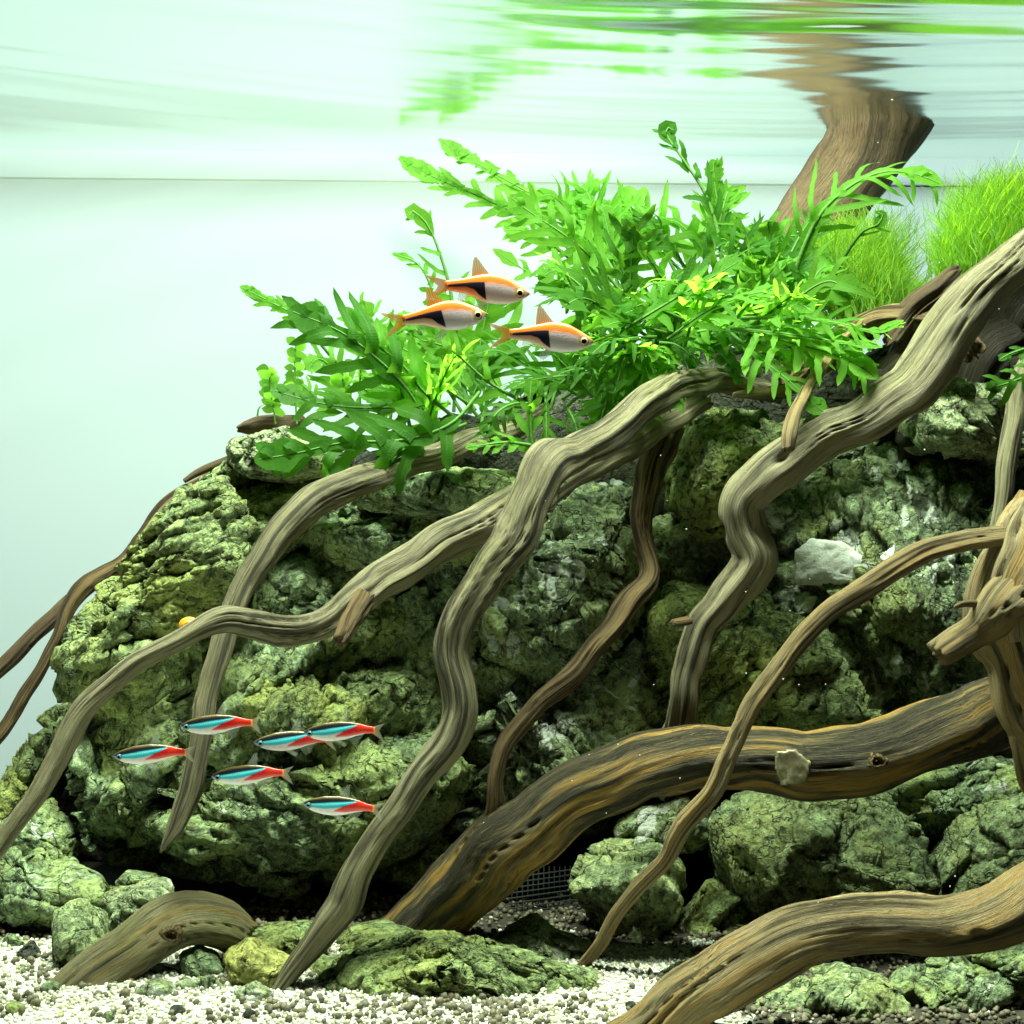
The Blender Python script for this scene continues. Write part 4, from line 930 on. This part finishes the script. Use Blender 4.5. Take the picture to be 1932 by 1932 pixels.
def smooth_prof(pts, xs):
    p = np.array(pts, float); y = np.interp(xs, p[:,0], p[:,1]); k = 13
    pad = np.r_[np.full(k, y[0]), y, np.full(k, y[-1])]
    return np.convolve(pad, np.hanning(k+2)[1:-1]/np.hanning(k+2)[1:-1].sum(), 'same')[k:-k]
def mixc(c, new, m): return c*(1-m[:, None]) + np.array(new)*m[:, None]

def fish_body(top, bot, colour, cx, cy, sc, thick, tailx):
    n, m = 220, 72
    x0, x1 = top[0][0], top[-1][0]
    u = np.linspace(0, 1, n); xs = x0+(x1-x0)*(0.5-0.5*np.cos(math.pi*u))*0.35+(x1-x0)*u*0.65
    tp, bt = smooth_prof(top, xs), smooth_prof(bot, xs); mid = (tp+bt)/2; hh = np.maximum((bt-tp)/2, 0.6)
    th = thick*np.convolve(np.r_[np.full(15, hh[0]), hh, np.full(15, hh[-1])], np.ones(31)/31, 'same')[15:-15]; th = np.minimum(th, hh*1.0)*np.clip(np.minimum(np.abs(xs-tailx)/26.0, 1), 0.04, 1)**0.6
    ph = np.linspace(0, 2*math.pi, m, endpoint=False)
    Xp = np.repeat(xs, m); Zp = (mid[:, None]-hh[:, None]*np.sin(ph)[None]).ravel()
    Yp = (th[:, None]*(np.sign(np.cos(ph))*np.abs(np.cos(ph))**0.85)[None]).ravel()
    V = np.stack([(Xp-cx)*sc, Yp*sc, -(Zp-cy)*sc], 1)
    # close the two ends
    F = [tuple(f) for f in grid_faces(n, m, True)]
    F.append(tuple(range(m))); F.append(tuple(range(n*m-1, n*m-m-1, -1)))
    me = mesh_from('body', V, F)
    rel = (Zp-np.repeat(tp, m))/np.repeat(2*hh, m)
    C = colour(Xp, Zp, rel); vattr(me, 'Col', np.hstack([C, np.ones((len(C), 1))]))
    return me
def fin_mesh(name, base, edge, c0, c1, a0, a1, cx, cy, sc, rays=14, curl=0.0, y0=0.0):
    n, m = rays*6+1, 14
    t = np.linspace(0, 1, n)
    def along(pl):
        pl = np.array(pl, float); d = np.r_[0, np.cumsum(np.linalg.norm(np.diff(pl, axis=0), axis=1))]; d /= d[-1]
        return np.stack([np.interp(t, d, pl[:,0]), np.interp(t, d, pl[:,1])], 1)
    A, B = along(base), along(edge); s = np.linspace(0, 1, m)
    Q = A[:, None]*(1-s)[None, :, None]+B[:, None]*s[None, :, None]
    ray = 0.5+0.5*np.cos(t*rays*2*math.pi)
    S = np.tile(s, n); RY = np.repeat(ray, m)
    fray = 1-0.05*np.repeat(1-ray, m)*S
    Yo = (y0 + curl*S**1.5*60 + 1.2*np.sin(np.repeat(t, m)*rays*2*math.pi)*0.4)*sc
    Qf = Q.reshape(-1, 2); Af = np.repeat(A, m, 0); Qf = Af+(Qf-Af)*fray[:, None]
    V = np.stack([(Qf[:,0]-cx)*sc, Yo, -(Qf[:,1]-cy)*sc], 1)
    col = np.array(c0)[None]*(1-S)[:, None]+np.array(c1)[None]*S[:, None]; col = col*(0.80+0.20*RY)[:, None]
    al = (a0*(1-S)+a1*S)*(0.84+0.16*RY)
    me = mesh_from(name, V, grid_faces(n, m)); vattr(me, 'Col', np.hstack([col, al[:, None]])); return me
def eye_mesh(r, ring, seed=0):
    v, f = ico(4); p = v*np.array([1, 0.45, 1])*r; d = np.hypot(v[:,0], v[:,2]); fr = np.abs(v[:,1]) > 0.01
    C = np.tile(np.array(ring, float), (len(v), 1)); C = mixc(C, np.array(ring)*0.55, sstep(0.66, 0.74, d)); C = mixc(C, (0.02, 0.015, 0.01), sstep(0.86, 0.94, d)); C = mixc(C, np.minimum(1, np.array(ring)*1.2+0.05), (1-sstep(0.62, 0.68, d))*0.6)
    me = mesh_from('eye', p, f); vattr(me, 'Col', np.hstack([C, np.ones((len(C), 1))])); return me
EYE = plain('fish_pupil', (0.004, 0.004, 0.006), 0.05, 0.8)
def assemble(name, parts, eyes, sc):
    root = empty(name, (0, 0, 0))
    for nm, me, mt in parts: link(nm, me, mt, root)
    for (ex, ez, ey, r, ring) in eyes:
        for sd in (-1, 1):
            e = link('eye', eye_mesh(r, ring), M['skin'], root); e.location = (ex, sd*ey, ez)
            v, f = ico(3); pu = link('pupil', mesh_from('pupil', v*np.array([0.58, 0.16, 0.58])*r, f), EYE, e); pu.location = (0, sd*r*0.36, 0)
    return root
def copy_tree(o, parent=None):
    c = o.copy(); COL.objects.link(c); c.parent = parent
    for ch in list(o.children): copy_tree(ch, c)
    return c

def make_rasbora():
    sc = 0.230*mpp(0.50); cx, cy = 1440, 760
    top = [(1118,698),(1135,693),(1250,678),(1340,660),(1420,643),(1490,636),(1560,644),(1620,662),(1690,702),(1750,742),(1795,778),(1818,799)]
    bot = [(1118,770),(1135,772),(1200,785),(1290,800),(1370,838),(1450,872),(1550,888),(1640,884),(1720,864),(1775,838),(1805,816),(1818,803)]
    def colour(x, z, rel):
        tpf = np.interp(x, [p[0] for p in top], [p[1] for p in top])
        nz = fbm(np.stack([x*0.02, z*0.05, 0*x], 1), 3, 4)
        c = np.tile(np.array([0.74, 0.60, 0.66]), (len(x), 1))                      # silvery lilac flank
        c = mixc(c, (0.82, 0.72, 0.77), sstep(0.55, 0.95, rel)*sstep(1400, 1500, x))
        c = mixc(c, (0.62, 0.40, 0.42), np.clip(nz*1.6+0.2, 0, 0.6)*sstep(0.75, 0.35, rel))
        c = mixc(c, (0.88, 0.80, 0.74), (np.sin(x*0.30+z*0.10) > 0.35)*0.18*sstep(0.4, 0.6, rel)*sstep(1440, 1500, x)*sstep(1700, 1640, x))
        c = mixc(c, (0.80, 0.27, 0.10), sstep(1470, 1380, x)*1.0)                    # tail stalk
        c = mixc(c, (0.86, 0.55, 0.40), sstep(1470, 1380, x)*sstep(0.55, 0.80, rel))
        c = mixc(c, (0.70, 0.165, 0.012), sstep(0.44, 0.26, rel+0.04*nz))             # orange back
        c = mixc(c, (0.55, 0.14, 0.02), sstep(0.13, 0.02, rel)*0.8)
        c = mixc(c, (0.50, 0.26, 0.12), sstep(1660, 1720, x)*sstep(0.75, 0.35, rel)) # head
        c = mixc(c, (0.16, 0.09, 0.05), sstep(1770, 1815, x)*0.8)
        c = mixc(c, (0.88, 0.76, 0.22), np.exp(-((x-1684)/7)**2)*np.exp(-((z-815)/30)**2))
        # black wedge
        upz = np.interp(x, [1140, 1300, 1445], [728, 714, 708]); loz = np.interp(x, [1140, 1300, 1360, 1400, 1452, 1470], [744, 747, 768, 812, 850, 860])
        right = 1446+ (z-708)*0.09
        w = sstep(upz-4, upz+3, z)*sstep(loz+5, loz-3, z)*sstep(right+5, right-3, x)*sstep(1142, 1152, x)
        c = mixc(c, (0.012, 0.012, 0.03), w)
        c = mixc(c, (0.05, 0.02, 0.02), np.exp(-((x-1133)/6)**2-((z-734)/8)**2))
        c *= (1+0.10*np.sin(x*0.42)*np.sin(z*0.5+x*0.1))[:, None]
        return np.clip(c, 0, 1)
    body = fish_body(top, bot, colour, cx, cy, sc, 0.42, 1118)
    O, O2, W = (1.0, 0.36, 0.03), (1.0, 0.55, 0.16), (0.9, 0.9, 0.86)
    parts = [('body', body, M['skin']),
        ('dorsal_fin', fin_mesh('dorsal_fin', [(1340,668),(1410,652),(1485,642)], [(1343,600),(1352,520),(1368,488),(1400,520),(1440,580),(1487,638)], O, O2, 1, 0.9, cx, cy, sc, 9), M['fin']),
        ('tail_fin', fin_mesh('tail_fin', [(1150,694),(1122,715),(1118,735),(1122,755),(1150,772)], [(948,640),(972,668),(1030,708),(1062,735),(1040,772),(985,815),(943,858)], O, O2, 1, 0.92, cx, cy, sc, 16), M['fin']),
        ('anal_fin', fin_mesh('anal_fin', [(1235,786),(1290,798),(1335,818)], [(1222,850),(1235,872),(1262,875),(1290,845),(1335,825)], W, W, 0.45, 0.25, cx, cy, sc, 8), M['fin'])]
    for sd in (-1, 1):
        parts.append(('pelvic_fin', fin_mesh('pelvic_fin', [(1420,862),(1465,878)], [(1362,905),(1372,938),(1400,950),(1450,915)], W, W, 0.5, 0.3, cx, cy, sc, 6, 0.2*sd, 14*sd), M['fin']))
    return assemble('rasbora', parts, [((1736-cx)*sc, -(800-cy)*sc, 21*sc, 38*sc, (0.80, 0.66, 0.22))], sc)
ras = make_rasbora()
for i, (px, py, rot, sY, lab) in enumerate([(913, 553-8, 0, 0.505, 'orange fish with a black wedge, uppermost of the three'),
                                       (833, 604-6, 10.5, 0.50, 'orange fish with a black wedge, leftmost, nose tilted up'),
                                       (1034, 636, 0, 0.495, 'orange fish with a black wedge, lowest and rightmost of the three')]):
    o = ras if i == 0 else copy_tree(ras)
    o.location = tuple(P(px, py, sY)); o.rotation_euler = (0, -math.radians(rot), math.radians((0, 4, -3)[i])); o.scale = (sY/0.5,)*3
    tag(o, lab, 'fish', 'orange fish with black wedges')

def make_neon():
    sc = 0.280*mpp(0.50); cx, cy = 740, 190
    top = [(499,194),(512,180),(560,155),(640,130),(740,118),(820,122),(880,133),(930,147),(985,155)]
    bot = [(499,198),(520,216),(570,239),(640,252),(715,253),(790,238),(860,214),(920,199),(985,196)]
    def colour(x, z, rel):
        nz = fbm(np.stack([x*0.03, z*0.06, 0*x], 1), 3, 14)
        c = np.tile(np.array([0.62, 0.60, 0.66]), (len(x), 1))
        c = mixc(c, (0.70, 0.42, 0.46), np.clip(nz*1.8, 0, 0.55))
        c = mixc(c, (0.010, 0.012, 0.020), sstep(0.58, 0.50, rel)*1.0)
        c = mixc(c, (0.11, 0.075, 0.018), sstep(0.16, 0.04, rel)*0.9)
        # red flank
        up = np.interp(x, [700, 790, 860, 985], [222, 176, 140, 150]); lo = np.interp(x, [700, 800, 900, 985], [222, 217, 196, 200])
        tp2 = np.interp(x, [700, 850, 870, 985], [190, 140, 126, 150])
        red = sstep(up-4, up+4, z)*sstep(lo+5, lo-4, z)*sstep(705, 730, x)
        c = mixc(c, (0.66, 0.008, 0.008), red); c = mixc(c, (0.70, 0.03, 0.015), sstep(850, 885, x)*sstep(tp2-8, tp2+6, z)*sstep(lo+6, lo-3, z))
        c = mixc(c, (0.95, 0.42, 0.10), sstep(968, 984, x))
        # neon stripe, with its upper highlight and sheen painted into the colour
        u2 = np.interp(x, [520, 560, 640, 700, 860], [192, 186, 172, 161, 139]); l2 = np.interp(x, [520, 560, 640, 720, 790, 868], [205, 209, 211, 197, 172, 142])
        st = sstep(u2-3, u2+3, z)*sstep(l2+4, l2-3, z)*sstep(522, 545, x)*sstep(872, 850, x)
        tone = np.clip((z-u2)/np.maximum(l2-u2, 1), 0, 1)
        sc_ = 0.75+0.25*np.sin(x*0.42+z*0.2)
        hl = np.exp(-((tone-0.28)/0.22)**2)*sc_; cc = np.stack([0.004+0.25*hl, 0.46+0.50*hl, 0.68+0.32*hl], 1)
        c = c*(1-st[:, None])+cc*st[:, None]
        c = mixc(c, (0.05, 0.10, 0.20), sstep(530, 508, x)*0.7)
        return np.clip(c, 0, 1)
    body = fish_body(top, bot, colour, cx, cy, sc, 0.40, 985)
    W = (0.88, 0.92, 0.92)
    parts = [('body', body, M['skin']),
        ('dorsal_fin', fin_mesh('dorsal_fin', [(735,124),(770,124),(805,127)], [(765,70),(785,40),(806,33),(808,70),(806,110)], W, W, 0.45, 0.30, cx, cy, sc, 7), M['fin']),
        ('tail_fin', fin_mesh('tail_fin', [(965,156),(978,176),(965,196)], [(1052,128),(1030,152),(1012,178),(1030,215),(1050,258)], (0.95, 0.55, 0.25), W, 0.9, 0.30, cx, cy, sc, 12), M['fin']),
        ('anal_fin', fin_mesh('anal_fin', [(800,230),(850,214),(905,202)], [(845,285),(868,270),(885,240),(908,206)], W, W, 0.40, 0.30, cx, cy, sc, 9), M['fin'])]
    for sd in (-1, 1):
        parts.append(('pelvic_fin', fin_mesh('pelvic_fin', [(700,248),(740,246)], [(760,280),(785,288),(792,268)], W, W, 0.45, 0.3, cx, cy, sc, 5, 0.15*sd, 12*sd), M['fin']))
    return assemble('tetra', parts, [((541-cx)*sc, -(202-cy)*sc, 13.5*sc, 21*sc, (0.10, 0.30, 0.38))], sc)
neon = make_neon()
for i, (px, py, rot, sY, lab) in enumerate([
        (408, 1368, 0, 0.500, 'blue and red fish before the vertical branch, highest at left'),
        (282, 1424, 0, 0.500, 'blue and red fish farthest to the left'),
        (548, 1399, -1, 0.508, 'blue and red fish half covered by the tail end of its neighbour'),
        (640, 1381, 0, 0.498, 'blue and red fish at upper right, overlapping the one below'),
        (467, 1463, 0, 0.500, 'blue and red fish in the middle, just right of the branch'),
        (638, 1522, -6, 0.495, 'blue and red fish lowest of all, tail at the central branch')]):
    o = neon if i == 0 else copy_tree(neon)
    o.location = tuple(P(px, py, sY)); o.rotation_euler = (0, -math.radians(rot), math.radians((0, 3, 8, -4, 2, -3)[i])); o.scale = (sY/0.5,)*3
    tag(o, lab, 'fish', 'blue and red fish')

# ------------------------------------------------------------------ plastic mesh in the hollow
def plastic_mesh():
    c = P(1060, 1722, 0.64); V, F = [], []
    def bar(a, b, r):
        a, b = np.array(a), np.array(b); d = norm(b-a); s = norm(np.cross(d, [0.2, 1, 0.1])); u = np.cross(d, s); k = len(V)
        for p in (a, b):
            for q in ((1,1),(-1,1),(-1,-1),(1,-1)): V.append(p+r*(q[0]*s+q[1]*u))
        F.extend([(k,k+1,k+5,k+4),(k+1,k+2,k+6,k+5),(k+2,k+3,k+7,k+6),(k+3,k,k+4,k+7)])
    for i in range(15): bar((-0.024, 0, -0.016+i*0.0023), (0.024, 0.004, -0.012+i*0.0023), 0.00025)
    for i in range(20): bar((-0.023+i*0.0024, 0, -0.017), (-0.022+i*0.0024, 0.004, 0.020), 0.00025)
    o = link('plastic_mesh', mesh_from('plastic_mesh', V, F, False), plain('mesh_grey', (0.06, 0.07, 0.07)), loc=tuple(c)); o.rotation_euler = (0, 0, 0.1)
    tag(o, 'fine grey plastic mesh in the dark hollow behind the thick log', 'mesh')
plastic_mesh()

# ------------------------------------------------------------------ gravel
def grains(name, label, n, rmin, rmax, mat, seed, dens=None, sub=0, yr=(0.465, 0.66), lift=0.3):
    rng = np.random.default_rng(seed); v, f = ico(sub); nv = len(v)
    ys = np.sqrt(rng.uniform(yr[0]**2, yr[1]**2, n)); xs = rng.uniform(-1.04, 1.04, n)*T_HALF*ys
    if dens is not None:
        keep = rng.uniform(size=n) < dens(xs, ys); xs, ys = xs[keep], ys[keep]
    n = len(xs); r = rng.uniform(rmin, rmax, n)*rng.uniform(0.8, 1.1, n)
    c = np.stack([xs, ys, floor_z(xs, ys)+r*rng.uniform(0.0, 2*lift, n)], 1)
    Q = rng.normal(size=(n, 4)); Q /= np.linalg.norm(Q, axis=1)[:, None]; w, x, y, z = Q.T
    R = np.stack([np.stack([1-2*(y*y+z*z), 2*(x*y-z*w), 2*(x*z+y*w)], 1), np.stack([2*(x*y+z*w), 1-2*(x*x+z*z), 2*(y*z-x*w)], 1), np.stack([2*(x*z-y*w), 2*(y*z+x*w), 1-2*(x*x+y*y)], 1)], 1)
    sc = rng.uniform(0.65, 1.2, (n, 1, 3)); jit = 1+rng.uniform(-0.16, 0.16, (n, nv, 1))
    vv = (v[None]*sc*jit*r[:, None, None])@R.transpose(0, 2, 1) + c[:, None]
    ff = f[None]+(np.arange(n)*nv)[:, None, None]
    o = link(name, mesh_from(name, vv.reshape(-1, 3), ff.reshape(-1, 3)), mat); tag(o, label, 'gravel', kind='stuff'); return o
def grain_mat(name, stops):
    g = NT(name); gm = g.n('ShaderNodeNewGeometry'); tc = g.n('ShaderNodeTexCoord')
    c = g.ramp(gm.outputs['Random Per Island'], stops); n = g.noise(tc.outputs['Object'], 1500, 3)
    return g.done(g.principled(g.mix(g.math('MULTIPLY', n, 0.5), c, (0.25, 0.24, 0.16)), 0.6, g.bump(n, 0.5, 0.0005)))
MW = grain_mat('white_grains', [(0.0, (0.60, 0.62, 0.54)), (0.55, (0.78, 0.80, 0.73)), (0.72, (0.50, 0.50, 0.36)), (0.88, (0.34, 0.32, 0.18)), (1.0, (0.16, 0.15, 0.10))])
MD = grain_mat('soil_grains', [(0.0, (0.035, 0.032, 0.022)), (0.5, (0.085, 0.07, 0.042)), (0.8, (0.15, 0.125, 0.075)), (1.0, (0.05, 0.055, 0.06))])
grains('gravel', 'white gravel spread over the sand bed', 24000, 0.0006, 0.0012, MW, 5, lambda x, y: ((x < 0.082+0.01*np.sin(y*300)) & (y < 0.597+0.008*np.sin(x*90)))*1.0 + 0.04)
def soil_density(xs, ys):
    px = (xs/(T_HALF*ys)+1)*PX/2; py = (1-(-CAM_Z)/(T_HALF*ys))*PX/2
    clump = np.clip(perlin(np.stack([xs*34, ys*34, 0*xs], 1), 12)*3.2-0.45, 0, 1)
    front = np.exp(-((px-860)/240)**2)*(py > 1885)*1.0 + (xs > 0.082)*0.8 + (ys > 0.595)*0.5 + np.exp(-((px-120)/160)**2)*np.exp(-((py-1840)/30)**2)*0.5
    return np.clip(0.05+0.65*clump+0.9*front, 0, 1)
grains('soil_granules', 'dark brown soil granules scattered among the white gravel', 11000, 0.0007, 0.0016, MD, 6, soil_density, 1, lift=0.7)

for i, (lab, ol, Y, T, mt, sd) in enumerate([
    ('flat broken stone on the sand at the left edge, below the broad grey one', [(-30,1790),(20,1760),(60,1775),(40,1815),(-30,1825)], 0.590, 0.008, 'rock_grey', 211),
    ('low jagged green stone at the left foot of the stump', [(60,1880),(100,1850),(150,1862),(160,1890),(80,1900)], 0.545, 0.007, 'rock_green', 212),
    ('jagged grey stone under the arch of the stump', [(300,1840),(350,1805),(400,1830),(420,1862),(340,1875)], 0.562, 0.010, 'rock_olive', 213),
    ('thin dark slab lying before the yellow stone', [(380,1884),(440,1866),(500,1888),(480,1902),(390,1902)], 0.531, 0.006, 'rock_grey', 214),
    ('rough green stone between the yellow stone and the central branch foot', [(560,1850),(600,1800),(650,1810),(640,1860),(590,1885)], 0.560, 0.010, 'rock_olive', 215),
    ('speckled low stone before the right end of the mossy one', [(1080,1890),(1130,1870),(1180,1884),(1180,1906),(1090,1908)], 0.532, 0.006, 'rock_pale', 216)]):
    rock(lab, ol, Y, T, mt, sd, 4, 8, 0.9)
def pebble(label, px, py, rpx, mat, seed):
    Y = CAM_Z/(T_HALF*(2*py/PX-1)); o = [(px+rpx*math.cos(a)*(1+0.2*math.sin(2*a+seed)), py-rpx*0.55+rpx*0.75*math.sin(a)) for a in [k*math.pi/5 for k in range(10)]]
    rock(label, o, Y, rpx*mpp(Y), mat, seed, 3, 6, 0.35, name='pebble')
pebble('round dark grey pebble on white gravel, bottom left of centre', 335, 1915, 15, 'rock_dark', 201)
pebble('olive pebble on white gravel near the bottom left corner', 30, 1912, 18, 'rock_olive', 202)
pebble('brown-grey pebble at the buried foot of the short stump', 95, 1872, 17, 'rock_grey', 203)
pebble('small black pebble on the gravel below the yellow stone', 470, 1918, 11, 'rock_dark', 204)
pebble('pale pebble on the gravel below the stump', 205, 1925, 14, 'rock_pale', 205)
pebble('grey pebble on the bright sand right of the mossy stone', 1190, 1905, 13, 'rock_dark', 206)
# specks drifting in the water
rng = np.random.default_rng(3); v, f = ico(0); V, F = [], []
for k in range(70):
    Y = rng.uniform(0.46, 0.56); c = P(rng.uniform(900, 1930), rng.uniform(60, 1900), Y); r = rng.uniform(0.00012, 0.00030)
    F += [tuple(t+len(V)) for t in f]; V += list(v*r*rng.uniform(0.6, 1.3, 3)+c)
tag(link('floating_specks', mesh_from('floating_specks', V, F), plain('speck', (0.8, 0.85, 0.75))), 'tiny pale specks drifting in the water', 'specks', kind='stuff')
